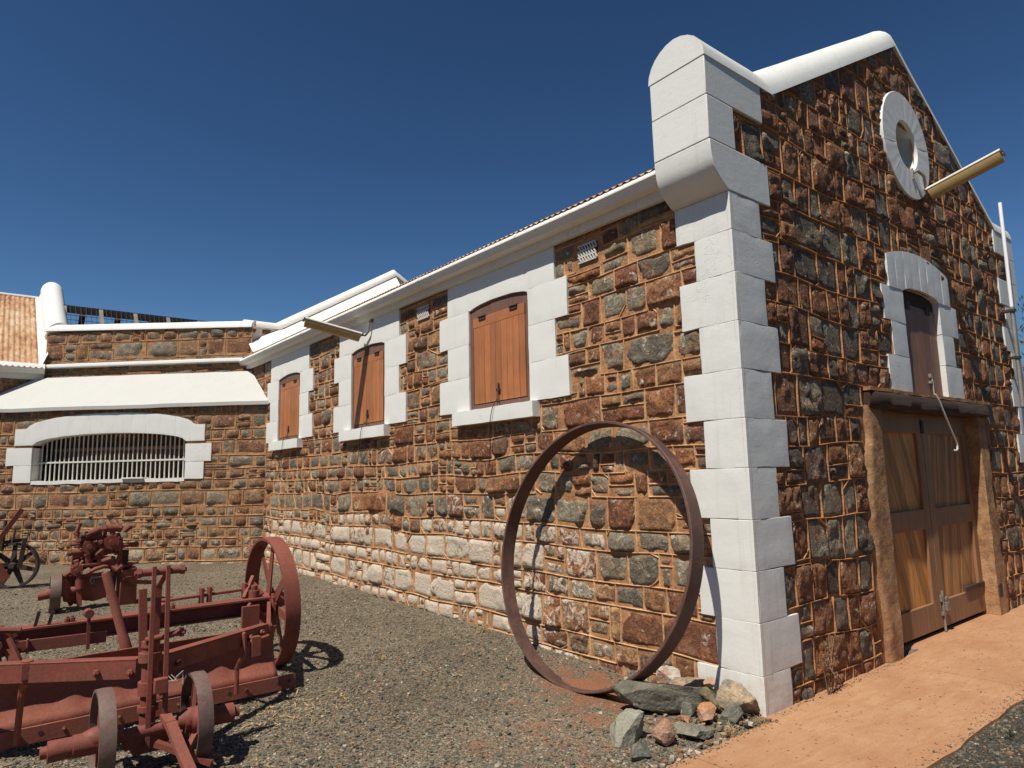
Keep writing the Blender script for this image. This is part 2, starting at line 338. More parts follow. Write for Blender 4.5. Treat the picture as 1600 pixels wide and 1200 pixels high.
class MB:
    def __init__(s): s.v = []; s.f = []; s.m = []; s.at = []; s.cur = 0; s.a = (1, 1, 1)
    def add(s, vs, fs):
        b = len(s.v); s.v += [tuple(v) for v in vs]
        for f in fs: s.f.append([i+b for i in f]); s.m.append(s.cur)
        s.at += [s.a]*len(vs); return s
    def box8(s, p):   # 4 bottom, 4 top
        return s.add(p, [(3, 2, 1, 0), (4, 5, 6, 7), (0, 1, 5, 4), (1, 2, 6, 5), (2, 3, 7, 6), (3, 0, 4, 7)])
    def box(s, x0, x1, y0, y1, z0, z1):
        return s.box8([(x0, y0, z0), (x1, y0, z0), (x1, y1, z0), (x0, y1, z0), (x0, y0, z1), (x1, y0, z1), (x1, y1, z1), (x0, y1, z1)])
    def fbox(s, fr, u0, u1, z0, z1, n0, n1):
        return s.box8([fr.P(*q) for q in ((u0, z0, n0), (u1, z0, n0), (u1, z0, n1), (u0, z0, n1), (u0, z1, n0), (u1, z1, n0), (u1, z1, n1), (u0, z1, n1))])
    def bar(s, p0, p1, w, h, up=(0, 0, 1)):
        p0, p1 = Vector(p0), Vector(p1); d = (p1-p0).normalized(); up = Vector(up)
        if abs(d.dot(up)) > .98: up = Vector((0, 1, 0))
        a = d.cross(up).normalized()*w/2; c = a.cross(d).normalized()*h/2
        return s.box8([p0-a-c, p0+a-c, p1+a-c, p1-a-c, p0-a+c, p0+a+c, p1+a+c, p1-a+c])
    def tube(s, pts, r, n=10, cap=True):
        pts = [Vector(p) for p in pts]; rs = r if isinstance(r, (list, tuple)) else [r]*len(pts)
        vs = []; prev = None
        for i, p in enumerate(pts):
            d = (pts[min(i+1, len(pts)-1)]-pts[max(i-1, 0)]).normalized()
            if prev is None:
                a = d.cross(Vector((0, 0, 1)))
                if a.length < .05: a = d.cross(Vector((0, 1, 0)))
            else: a = prev - d*prev.dot(d)
            a.normalize(); prev = a; c = d.cross(a)
            for k in range(n):
                t = 2*math.pi*k/n; vs.append(p + (a*math.cos(t)+c*math.sin(t))*rs[i])
        fs = [(i*n+k, i*n+(k+1) % n, (i+1)*n+(k+1) % n, (i+1)*n+k) for i in range(len(pts)-1) for k in range(n)]
        if cap: fs += [tuple(range(n))[::-1], tuple(range((len(pts)-1)*n, len(pts)*n))]
        return s.add(vs, fs)
    def cyl(s, p0, p1, r, n=16): return s.tube([p0, p1], r, n)
    def ring(s, c, e1, e2, prof, n=72, closed=True):
        """sweep profile [(radius, axial)] round a circle"""
        c, e1, e2 = Vector(c), Vector(e1).normalized(), Vector(e2).normalized(); ax = e1.cross(e2); k = len(prof)
        vs = [c + (e1*math.cos(2*math.pi*i/n)+e2*math.sin(2*math.pi*i/n))*r + ax*a for i in range(n) for r, a in prof]
        fs = [(i*k+j, i*k+(j+1) % k, ((i+1) % n)*k+(j+1) % k, ((i+1) % n)*k+j) for i in range(n) for j in range(k if closed else k-1)]
        return s.add(vs, fs)
    def prism(s, poly, fn, t0, t1):
        n = len(poly); vs = [fn(a, b, t0) for a, b in poly]+[fn(a, b, t1) for a, b in poly]
        fs = [tuple(range(n))[::-1], tuple(range(n, 2*n))]+[(i, (i+1) % n, n+(i+1) % n, n+i) for i in range(n)]
        return s.add(vs, fs)
    def grid(s, P):   # P[i][j] of points
        ni, nj = len(P), len(P[0])
        return s.add([p for row in P for p in row], [(i*nj+j, i*nj+j+1, (i+1)*nj+j+1, (i+1)*nj+j) for i in range(ni-1) for j in range(nj-1)])
    def build(s, name, mats, parent=None, bevel=0, smooth=40, base=None, attr=None, recalc=True, label=None):
        if not isinstance(mats, (list, tuple)): mats = [mats]
        root = Vector(base) if base is not None else (world_loc(parent) if parent is not None else Vector((0, 0, 0)))
        me = bpy.data.meshes.new(name)
        me.from_pydata([(v[0]-root.x, v[1]-root.y, v[2]-root.z) for v in s.v], [], s.f)
        for m in mats: me.materials.append(M[m])
        me.polygons.foreach_set('material_index', s.m)
        if attr:
            ca = me.color_attributes.new(attr, 'FLOAT_COLOR', 'POINT')
            ca.data.foreach_set('color', np.array([(*a, 1) for a in s.at], dtype=np.float32).ravel())
        if recalc:
            bm = bmesh.new(); bm.from_mesh(me); bmesh.ops.recalc_face_normals(bm, faces=bm.faces); bm.to_mesh(me); bm.free()
        if smooth:
            me.polygons.foreach_set('use_smooth', [True]*len(me.polygons)); me.set_sharp_from_angle(angle=R(smooth))
        me.update()
        o = link_mesh(name, me, parent, base if parent is None else None)
        if bevel:
            b = o.modifiers.new('soft_edges', 'BEVEL'); b.width = bevel; b.segments = 2; b.limit_method = 'ANGLE'; b.angle_limit = R(35)
        if label: o['label'] = label
        return o

def np_mesh(name, V, F, mats, mi=None, parent=None, base=None, attrs=None, smooth=True):
    root = Vector(base) if base is not None else (world_loc(parent) if parent is not None else Vector((0, 0, 0)))
    V = np.asarray(V, dtype=np.float32)-np.array(root, dtype=np.float32); F = np.asarray(F, dtype=np.int32)
    me = bpy.data.meshes.new(name); k = F.shape[1]
    me.vertices.add(len(V)); me.vertices.foreach_set('co', V.ravel())
    me.loops.add(F.size); me.loops.foreach_set('vertex_index', F.ravel())
    me.polygons.add(len(F)); me.polygons.foreach_set('loop_start', np.arange(0, F.size, k, dtype=np.int32))
    for m in mats: me.materials.append(M[m])
    if mi is not None: me.polygons.foreach_set('material_index', np.asarray(mi, dtype=np.int32))
    for nm, a in (attrs or {}).items():
        ca = me.color_attributes.new(nm, 'FLOAT_COLOR', 'POINT'); a = np.asarray(a, dtype=np.float32)
        ca.data.foreach_set('color', np.concatenate([a, np.ones((len(a), 1), np.float32)], 1).ravel())
    me.polygons.foreach_set('use_smooth', np.full(len(F), smooth))
    me.update(calc_edges=True); me.validate()
    return link_mesh(name, me, parent, base if parent is None else None)

# ------------------------------------------------------------------ camera, sun, sky
CAM = Vector((-4.124, -2.618, 1.6))
Rm = np.array([[0.78476929, -0.61932898, -0.023849], [0.06619383, 0.12201109, -0.99031897], [0.61624308, 0.77559327, 0.13674631]])
cam = bpy.data.cameras.new('camera'); co = bpy.data.objects.new('camera', cam); COL.objects.link(co)
mw = Matrix.Identity(4)
for i in range(3):
    mw[i][0] = Rm[0][i]; mw[i][1] = -Rm[1][i]; mw[i][2] = -Rm[2][i]; mw[i][3] = CAM[i]
co.matrix_world = mw
cam.sensor_width = 36; cam.lens = 1047.76/1600*36; cam.clip_end = 500; cam.clip_start = .05
SC.camera = co

SUN = Vector((1, .25, -1.75)).normalized()           # the way the light travels
sl = bpy.data.lights.new('sun', 'SUN'); sl.energy = 4.6; sl.angle = R(.53); sl.color = (1.0, .955, .88)
so = bpy.data.objects.new('sun', sl); COL.objects.link(so); so.location = (-6, -4, 12)
so.rotation_euler = SUN.to_track_quat('-Z', 'Y').to_euler()
w = bpy.data.worlds.new('World'); SC.world = w; w.use_nodes = True
nt = w.node_tree; nt.nodes.clear()
wo = nt.nodes.new('ShaderNodeOutputWorld'); bg = nt.nodes.new('ShaderNodeBackground'); sk = nt.nodes.new('ShaderNodeTexSky')
sk.sky_type = 'NISHITA'; sk.sun_disc = False
sk.sun_elevation = math.asin(-SUN.z); sk.sun_rotation = math.atan2(-SUN.x, -SUN.y)
sk.altitude = 300; sk.air_density = 1.0; sk.dust_density = .15; sk.ozone_density = 3.0
bg.inputs[1].default_value = .05
gm = nt.nodes.new('ShaderNodeGamma'); gm.inputs[1].default_value = 1.6
hs = nt.nodes.new('ShaderNodeHueSaturation'); hs.inputs['Hue'].default_value = .493; hs.inputs['Saturation'].default_value = 1.0; hs.inputs['Value'].default_value = .46
sp_ = nt.nodes.new('ShaderNodeSeparateColor'); sp_.mode = 'HSV'; cb_ = nt.nodes.new('ShaderNodeCombineColor'); cb_.mode = 'HSV'
mn = nt.nodes.new('ShaderNodeMath'); mn.operation = 'MINIMUM'; mn.inputs[1].default_value = 6.5      # tames the glare round the sun
nt.links.new(sk.outputs[0], gm.inputs[0]); nt.links.new(gm.outputs[0], hs.inputs['Color']); nt.links.new(hs.outputs[0], sp_.inputs[0])
nt.links.new(sp_.outputs[0], cb_.inputs[0]); nt.links.new(sp_.outputs[1], cb_.inputs[1]); nt.links.new(sp_.outputs[2], mn.inputs[0])
mr_ = nt.nodes.new('ShaderNodeMapRange'); mr_.inputs[1].default_value = .2; mr_.inputs[2].default_value = .72; mr_.inputs[3].default_value = .5; mr_.inputs[4].default_value = 1.0
ml_ = nt.nodes.new('ShaderNodeMath'); ml_.operation = 'MULTIPLY'
nt.links.new(sp_.outputs[1], mr_.inputs[0]); nt.links.new(mn.outputs[0], ml_.inputs[0]); nt.links.new(mr_.outputs[0], ml_.inputs[1]); nt.links.new(ml_.outputs[0], cb_.inputs[2])
nt.links.new(cb_.outputs[0], bg.inputs[0]); nt.links.new(bg.outputs[0], wo.inputs[0])
SC.view_settings.view_transform = 'Standard'; SC.view_settings.look = 'None'
SC.view_settings.exposure = .35; SC.view_settings.gamma = 1.0
SC.cycles.max_bounces = 6

def gz(x, y): return .016*max(y, 0.0)

# ------------------------------------------------------------------ rubble wall builder
def rect_sub(r, f):
    a0, a1, b0, b1 = r; c0, c1, d0, d1 = f
    if c0 >= a1 or c1 <= a0 or d0 >= b1 or d1 <= b0: return [r]
    out = []
    if d0 > b0: out.append((a0, a1, b0, d0))
    if d1 < b1: out.append((a0, a1, d1, b1))
    m0, m1 = max(b0, d0), min(b1, d1)
    if c0 > a0: out.append((a0, c0, m0, m1))
    if c1 < a1: out.append((c1, a1, m0, m1))
    return out

def stone_wall(name, fr, u0, u1, z0, z1, forbid, holes, seed, parent, mats, rowh=.24, asp=(.8, 2.0), gap=.018, bulge=(.012, .04), rough=.01,
               mort=-.012, ztop=None, wash=None, pale=None, wob=.02, rib=(.0065, .009), split=.2, resk=.0034, facet=.13, greys=.5, nmax=1.0, step=1.0, lowrow=1.0):
    """rough stones bedded in mortar with raised ribbon pointing: one mesh, stones / mortar / ribbons as its three materials.
    forbid: rectangles kept free of stones (under the white blocks); holes: rectangles with no wall at all"""
    rg = random.Random(seed)
    V, F, MI, A = [], [], [], []
    off = 0
    def warp(U, Z):
        U = np.asarray(U, float); Z = np.asarray(Z, float)
        return (U + wob*.8*fbm(U*2.1, Z*2.1, 3, seed, 2), Z + wob*fbm(U*1.3, Z*2.3, 9, seed+5, 2))
    def emit(U, Z, N, faces, mi, col):
        nonlocal off
        if ztop is not None: Z = np.minimum(Z, ztop(np.asarray(U)))
        P = fr.arr(U, Z, N); V.append(P)
        f = np.asarray(faces)+off
        if fr.flip: f = f[:, ::-1]
        F.append(f); MI.append(np.full(len(f), mi)); A.append(np.broadcast_to(np.asarray(col, float), (len(P), 3)).copy()); off += len(P)
    def gridf(nx, ny):
        i, j = np.meshgrid(np.arange(nx-1), np.arange(ny-1), indexing='ij'); a = (i*ny+j).ravel()
        return np.stack([a, a+ny, a+ny+1, a+1], 1)
    # cells
    cells = []
    z = z0
    while z < z1-.02:
        h = rowh*rg.uniform(.72, 1.3)*(lowrow if z < 1.1 else 1)
        if z1-(z+h) < rowh*.5: h = z1-z
        u = u0
        while u < u1-.01:
            w_ = h*rg.uniform(*asp)
            if u1-(u+w_) < rowh*.5: w_ = u1-u
            t = rg.random()
            if t < split*.55 and h > rowh*.8:
                k = rg.uniform(.38, .62); cells.append((u, u+w_, z, z+h*k))
                if rg.random() < .5 and w_ > h:
                    q = rg.uniform(.4, .6); cells += [(u, u+w_*q, z+h*k, z+h), (u+w_*q, u+w_, z+h*k, z+h)]
                else: cells.append((u, u+w_, z+h*k, z+h))
            elif t < split and w_ > h*1.1:
                q = rg.uniform(.3, .7); k = rg.uniform(.4, .6)
                cells += [(u, u+w_*q, z, z+h), (u+w_*q, u+w_, z, z+h*k), (u+w_*q, u+w_, z+h*k, z+h)]
            else: cells.append((u, u+w_, z, z+h))
            u += w_
        z += h
    pieces = []
    for c in cells:
        ps = [c]
        for f in forbid: ps = [q for p in ps for q in rect_sub(p, f)]
        pieces += ps
    def on_forbid(u, zc):
        return any(f[0]-.012 < u < f[1]+.012 and f[2]-.012 < zc < f[3]+.012 for f in forbid)
    # mortar bed
    msz = .06
    bed = [(u0, u1, z0, z1)]
    for hr in holes: bed = [q for p in bed for q in rect_sub(p, hr)]
    for (a0, a1, b0, b1) in bed:
        nx, ny = max(2, int((a1-a0)/msz)+1), max(2, int((b1-b0)/msz)+1)
        U, Z = np.meshgrid(np.linspace(a0, a1, nx), np.linspace(b0, b1, ny), indexing='ij')
        emit(U.ravel(), Z.ravel(), (mort-.002+.0035*fbm(U*6, Z*6, 1, seed+3, 2)).ravel(), gridf(nx, ny), 1, (.5, .5, 0))
    camv = np.array(CAM)
    for (a0, a1, b0, b1) in pieces:
        wd, ht = a1-a0, b1-b0
        cu, cz = (a0+a1)/2, (b0+b1)/2
        if ztop is not None and b0 > float(ztop(np.array([cu]))[0]): continue
        # ribbons on the left and bottom joints
        for horiz in (True, False):
            L = wd if horiz else ht
            if L < .04: continue
            if on_forbid(cu if horiz else a0, b0 if horiz else cz): continue
            k = max(2, int(L/.045)+1); t = np.linspace(0, 1, k)
            if horiz: U, Z = a0+wd*t, np.full(k, b0)
            else: U, Z = np.full(k, a0), b0+ht*t
            U, Z = warp(U, Z)
            rw = rib[0]*(1+.3*vn(U*9, Z*9, 0, seed+8)); rh = rib[1]*(1+.35*vn(U*11, Z*11, 4, seed+9))
            if vn(cu*3.1, cz*3.3, 2 if horiz else 7, seed+77) < -.62: continue      # lost pointing
            if horiz: UU = np.concatenate([U, U, U, U]); ZZ = np.concatenate([Z-rw, Z-rw*.45, Z+rw*.45, Z+rw])
            else: UU = np.concatenate([U-rw, U-rw*.45, U+rw*.45, U+rw]); ZZ = np.concatenate([Z, Z, Z, Z])
            lo = np.full(k, mort-.01); NN = np.concatenate([lo, mort+rh, mort+rh, lo])
            q = [(r*k+i, r*k+i+1, (r+1)*k+i+1, (r+1)*k+i) for r in range(3) for i in range(k-1)]
            if horiz: q = [f[::-1] for f in q]
            emit(UU, ZZ, NN, [f[::-1] for f in q], 2, (.5, .5, 0))
        if wd < .055 or ht < .055: continue
        d = float(np.linalg.norm(np.array(fr.P(cu, cz, 0))-camv))
        rs = min(max(resk*d, .0145), .06)
        nx, ny = int(min(max(wd/rs, 5), 30)), int(min(max(ht/rs, 5), 26))
        U, Z = np.meshgrid(np.linspace(a0, a1, nx), np.linspace(b0, b1, ny), indexing='ij')
        t = rg.random(); grey = t < greys
        s1 = rg.randrange(10000)
        jl = (.006 if grey else .004)*fbm(U*19, Z*19, s1, seed, 3)+(.012 if grey else .004)*fbm(U*7, Z*7, s1, seed, 2)
        sides = [rg.uniform(.4, 1.7 if grey else 1.1)*gap for _ in range(4)]
        dist = np.minimum(np.minimum(U-a0-sides[0], a1-U-sides[1]), np.minimum(Z-b0-sides[2], b1-Z-sides[3]))
        # corners broken off, each at its own slant; some cuts carry a ribbon of pointing
        for an in [q*math.pi/2+math.pi/4 for q in range(4)]:
            if rg.random() > (.6 if grey else .22): continue
            an2 = an+rg.uniform(-.5, .5); nu, nz = math.cos(an2), math.sin(an2); ext = abs(nu)*wd/2+abs(nz)*ht/2
            lim = ext*rg.uniform(.62, .93)
            dist = np.minimum(dist, lim-gap*.5-((U-cu)*nu+(Z-cz)*nz))
            if rg.random() < .2 and min(wd, ht) > .14:
                tt = np.linspace(-1, 1, 60)*ext; px_, pz_ = cu+nu*lim-nz*tt, cz+nz*lim+nu*tt
                m = (px_ > a0) & (px_ < a1) & (pz_ > b0) & (pz_ < b1)
                if m.sum() > 6:
                    px_, pz_ = warp(px_[m], pz_[m]); k = len(px_); rw, rh = rib
                    lo = np.full(k, mort-.01)
                    emit(np.concatenate([px_-nu*rw, px_-nu*rw*.45, px_+nu*rw*.45, px_+nu*rw]), np.concatenate([pz_-nz*rw, pz_-nz*rw*.45, pz_+nz*rw*.45, pz_+nz*rw]),
                         np.concatenate([lo, lo+.01+rh, lo+.01+rh, lo]), [(r*k+i, r*k+i+1, (r+1)*k+i+1, (r+1)*k+i) for r in range(3) for i in range(k-1)], 2, (.5, .5, 0))
        dist = dist+jl
        B = rg.uniform(*bulge)*(1.25 if grey else .75)
        H = dist*(rg.uniform(1.6, 5.0) if grey else rg.uniform(1.0, 3.0))
        for _ in range(rg.choice((3, 4, 5)) if grey else rg.choice((1, 2, 3))):
            fc = facet*(1.8 if grey else .7)
            su, sz = rg.gauss(0, fc), rg.gauss(0, fc)
            H = np.minimum(H, B*rg.uniform(.6, 1.3)+su*(U-cu-rg.uniform(-.4, .4)*wd)+sz*(Z-cz-rg.uniform(-.4, .4)*ht))
        env = np.clip(dist/.02, 0, 1)
        if grey:                                    # ledges where flakes have split away
            for _ in range(rg.choice((1, 2, 2, 3))):
                an3 = rg.uniform(0, 6.28); q = (U-cu-rg.uniform(-.3, .3)*wd)*math.cos(an3)+(Z-cz-rg.uniform(-.3, .3)*ht)*math.sin(an3)+.02*fbm(U*8, Z*8, s1*.3, seed+6, 3)
                H = H-rg.uniform(.004, .016)*step*np.clip(q/.012+.5, 0, 1)*np.clip(1-q/rg.uniform(.06, .25), 0, 1)
        H = H+rough*.8*fbm(U*26, Z*26, s1*.37, seed+1, 2)*env
        # stepped fracture: ridged noise with a sharp crease
        rd = np.abs(fbm(U*5+s1, Z*6.5, s1*.11, seed+2, 3)); H = H-rough*1.6*np.clip(.35-rd, 0, 1)*env
        N = np.where(dist > 0, mort+.003+np.clip(dist, 0, .006)+np.clip(H, -.003, .085), mort-.012+np.clip(dist, -.02, 0))
        N = np.minimum(N, nmax)
        WU, WZ = warp(U, Z)
        p = pale(cu, cz) if pale else 0
        wv = wash(cu, cz)+rg.uniform(-.55, .15) if wash else 0.0
        t = t/greys*.4999 if grey else .5+(t-greys)/(1-greys)*.4999
        emit(WU.ravel(), WZ.ravel(), N.ravel(), gridf(nx, ny), 0, (t, rg.random(), max(0, wv)))
    return np_mesh(name, np.concatenate(V), np.concatenate(F), mats, np.concatenate(MI), parent, None, {'stone': np.concatenate(A)})

def rough_block(mb, fr, u0, u1, z0, z1, n0, n1, res=.05, amp=.0035, seed=0, jit=.006, zf=None, jl=1):
    """a painted block with slightly wavering edges; zf(u) -> (zbottom, ztop) overrides the straight edges"""
    rg = random.Random(seed); j = lambda: rg.uniform(-jit, jit)
    nu, nz = max(2, int((u1-u0)/res)+1), max(2, int((z1-z0)/res)+1)
    ju0, ju1, jz0, jz1 = j()*jl, j(), j()*.4, j()*.4
    uu = np.linspace(u0+ju0, u1+ju1, nu)
    if zf is None: lo, hi = np.full(nu, z0+jz0), np.full(nu, z1+jz1)
    else: lo, hi = zf(uu)
    t = np.linspace(0, 1, nz)
    U = np.repeat(uu[:, None], nz, 1); Z = lo[:, None]+(hi-lo)[:, None]*t[None, :]
    U = U+amp*vn(U*9, Z*9, seed, 1); Z = Z+amp*vn(U*9, Z*9, seed, 2)
    N = n1+amp*.7*vn(U*7, Z*7, seed, 3)
    edge = np.zeros_like(N); edge[0, :] = 1; edge[-1, :] = 1; edge[:, 0] = 1; edge[:, -1] = 1
    N = N-edge*.0022
    P = fr.arr(U, Z, N); Q = fr.arr(U, Z, np.full_like(N, n0))
    idx = lambda i, k: i*nz+k
    fs = [(idx(i, k), idx(i+1, k), idx(i+1, k+1), idx(i, k+1)) for i in range(nu-1) for k in range(nz-1)]
    per = [idx(i, 0) for i in range(nu)]+[idx(nu-1, k) for k in range(1, nz)]+[idx(i, nz-1) for i in range(nu-2, -1, -1)]+[idx(0, k) for k in range(nz-2, 0, -1)]
    nb = len(P); vs = list(P)+[Q[i] for i in per]; n = len(per)
    fs += [(per[i], nb+i, nb+(i+1) % n, per[(i+1) % n]) for i in range(n)]
    fs.append(tuple(nb+i for i in range(n)))
    mb.add(vs, fs)

# frames
LONG = Fr((0, 0, 0), (0, 1, 0), (-1, 0, 0))
GAB = Fr((0, 0, 0), (1, 0, 0), (0, -1, 0))
TH = R(48); DW = (-math.sin(TH), math.cos(TH), 0); NW = (-math.cos(TH), -math.sin(TH), 0)
WLO = Fr((0, 9.9, 0), DW, NW)
WUP = Fr((0, 11.0, 0), DW, NW)
YL = 13.88
LEFT = Fr((-3.19, YL, 0), (-1, 0, 0), (0, -1, 0))
ES = .0115                                        # the eave climbs slowly towards the yard
eave = lambda y: 3.735+ES*(y-1)
GW = 6.42                                         # gable width

# ================================================================== THE LONG STONE BLOCK
blk = empty('stone_building', (0, 0, 0), 'long stone cell block with white quoins, three orange shutters and a gabled barn door end', 'building')
sst = lambda t: float(np.clip(t, 0, 1)**2*(3-2*np.clip(t, 0, 1)))
WIN = [(2.81, .01), (5.785, .035), (8.79, .05)]    # window centres along the wall
def win_rects(c):
    """surround blocks (u0, u1, z0, z1), measured on the first window and repeated"""
    return [(c-.905, c+.925, 3.42, None), (c-1.075, c+1.10, 3.05, 3.42), (c-.895, c+.93, 2.685, 3.05), (c-1.068, c+1.11, 2.31, 2.685)]
QJ = [-.15, .258, .595, .93, 1.27, 1.622, 1.966, 2.31, 2.655, 3.012, 3.325, 3.615]
QY = [.52, .35, .47, .335, .49, .345, .495, .333, .487, .327, .49]
QX = [.335, .495, .353, .505, .35, .537, .383, .52, .385, .547, .395]
forb = [(0, QY[i]-.015, QJ[i], QJ[i+1]) for i in range(len(QJ)-1)]+[(0, .5, 3.6, 4.6)]
for c, _ in WIN:
    for (a, b, z0, z1) in win_rects(c):
        forb.append((a+.015, b-.015, z0+.015 if z0 < 2.4 else z0, (z1 if z1 else 4.3)))
    forb.append((c-.62, c+.76, 2.17, 2.33))
forb += [(1.30, 1.63, 3.44, 3.7), (4.12, 4.49, 3.48, 3.73)]
holes = [(c-.51, c+.51, 2.33, 3.42) for c, _ in WIN]
def wash_long(u, z):
    top = 1.28-.05*(u-3)+.12*math.sin(u*2.3)
    return 1.08*sst((u-1.0)/1.9)*sst((10.8-u)/1.0)*sst((top-z)/.45+.35)
stone_wall('side_wall', LONG, 0, 11.0, -.12, 3.92, forb, holes, 3, blk, ['stone_side', 'mortar', 'ribbon'], rowh=.235, asp=(.8, 2.1), gap=.021, lowrow=.97,
           bulge=(.01, .034), rough=.013, mort=-.026, wash=wash_long, wob=.024, ztop=lambda u: eave(np.asarray(u))+.04, split=.24, nmax=.02)

# gable: raking outline
GX, GA, GE = 3.33, 6.10, 4.60                       # apex x, apex z, spring z
def gable_top(x):
    x = np.asarray(x, float); return np.maximum(GE, GA-(GA-GE)/(GX-.7)*np.abs(x-GX))
GXB = [2.409, 2.556, 2.415]                          # window block edges (left)
gforb = [(0, QX[i]-.015, QJ[i], QJ[i+1]) for i in range(len(QJ)-1)]
gforb += [(0, .535, 3.6, 3.955), (0, .112, 3.955, 4.3), (0, .515, 4.3, 4.7)]
for i in range(len(QJ)-1): gforb.append((GW-QX[i]+.015, GW, QJ[i], QJ[i+1]))
gforb += [(GW-.535, GW, 3.6, 3.955), (GW-.112, GW, 3.955, 4.3), (GW-.515, GW, 4.3, 4.7)]
gforb += [(2.59, 4.08, 3.3, 3.60), (2.42, 4.25, 2.985, 3.33), (2.57, 4.08, 2.65, 2.985), (2.42, 4.23, 2.3, 2.65)]
for k in range(9):                                   # discs as stacked strips
    zz0, zz1 = 4.97-.53+1.06*k/9, 4.97-.53+1.06*(k+1)/9; zm = abs((zz0+zz1)/2-4.97); hw = math.sqrt(max(0, .545**2-min(zm, .54)**2))
    gforb.append((3.36-hw, 3.36+hw, zz0, zz1))
gforb += [(1.74, 4.86, -.2, 2.12), (1.86, 4.8, 2.1, 2.3)]
gholes = [(2.87, 3.81, 2.31, 3.36), (3.15, 3.57, 4.76, 5.18), (2.07, 4.5, -.2, 2.15)]
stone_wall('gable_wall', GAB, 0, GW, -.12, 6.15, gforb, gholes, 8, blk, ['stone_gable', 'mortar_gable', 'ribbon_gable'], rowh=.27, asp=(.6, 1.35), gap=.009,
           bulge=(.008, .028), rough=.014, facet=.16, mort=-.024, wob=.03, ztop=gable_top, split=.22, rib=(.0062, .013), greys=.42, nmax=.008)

# quoins: each block wraps the corner
for i in range(len(QJ)-1):
    mb = MB(); z0, z1 = QJ[i]+.001, QJ[i+1]-.001
    mb.box(.0012, .11, .0012, .11, z0+.0005, z1-.0005)
    rough_block(mb, LONG, .014, QY[i], z0, z1, -.12, 0, .045, .0035, 40+i, jl=0)
    rough_block(mb, GAB, .014, QX[i], z0, z1, -.12, 0, .045, .0035, 60+i, jl=0)
    mb.build('quoin', 'white', blk, recalc=False, smooth=50, bevel=.0025)
for i in range(len(QJ)-1):
    mb = MB(); z0, z1 = QJ[i]+.003, QJ[i+1]-.003
    rough_block(mb, GAB, GW-QX[i], GW, z0, z1, -.12, 0, .08, .003, 80+i)
    mb.box(GW-.3, GW+.002, .02, .5, z0, z1)
    mb.build('quoin', 'white', blk, recalc=False, smooth=50)

# corner pedestals on their curved corbels
CORB = [(0, 3.618), (-.03, 3.635), (-.07, 3.662), (-.11, 3.695), (-.145, 3.73), (-.172, 3.775), (-.187, 3.83), (-.195, 3.9), (-.198, 3.955)]
def pedestal(mirror):
    fx = (lambda x: GW-x) if mirror else (lambda x: x)
    fn = lambda a, b, t: (fx(a), t, b)
    for poly, nm in (([(.55, 3.618)]+CORB+[(.55, 3.955)], 'corbel'), ([(-.2, 3.959), (-.2, 4.293), (.127, 4.293), (.127, 3.959)], 'pedestal_block'), ([(-.2, 4.297), (-.2, 4.605), (.53, 4.605), (.53, 4.297)], 'pedestal_block')):
        mb = MB(); mb.prism(poly, fn, -.002, .5); mb.build(nm, 'white', blk, bevel=.006, smooth=35)
pedestal(False); pedestal(True)
mb = MB(); mb.box(.1, .55, .03, .5, 3.62, 4.6); mb.box(GW-.55, GW-.1, .03, .5, 3.62, 4.6); mb.box(.127, GW-.127, .25, .5, 3.7, 4.58)
mb.build('wall_core', 'mortar_gable', blk)

def roll_coping(name, path, fr_pt, r, mat, parent, n=12, close=True, squash=1.0):
    """half-round roll swept along a path of (s, z); fr_pt(s, z, across) -> point"""
    mb = MB(); P = []
    path = [np.array(p, float) for p in path]
    # dense path so that the roll can waver a little
    pts = [path[0]]; brk = [0]
    for a, b in zip(path[:-1], path[1:]):
        m = max(1, int(np.linalg.norm(b-a)/.22))
        pts += [a+(b-a)*(k+1)/m for k in range(m)]
    for i, p in enumerate(pts):
        d0 = (pts[i]-pts[i-1]) if i else (pts[1]-pts[0]); d1 = (pts[i+1]-pts[i]) if i < len(pts)-1 else d0
        d0, d1 = d0/np.linalg.norm(d0), d1/np.linalg.norm(d1)
        n0, n1 = np.array([-d0[1], d0[0]]), np.array([-d1[1], d1[0]]); bi = n0+n1; bi /= np.linalg.norm(bi); bi /= max(.5, bi@n0)
        row = []
        for k in range(n+1):
            t = math.pi*k/n; rr = r*(1+.012*float(vn(i*.7, k*.5, 0, 5)))
            q = p+bi*rr*squash*math.sin(t)
            row.append(fr_pt(q[0], q[1], -rr*math.cos(t)))
        P.append(row)
    mb.grid(P)
    for row in (P[0], P[-1]): mb.add(row, [tuple(range(n+1))])
    mb.grid([[row[0], row[-1]] for row in P])
    return mb.build(name, mat, parent, smooth=35)
gpath = [(-.205, GE), (.7, GE), (GX, GA), (2*GX-.7, GE), (GW+.2, GE)]
roll_coping('gable_coping', gpath, lambda x, z, a: (x, .25+a*1.03, z), .252, 'white', blk)

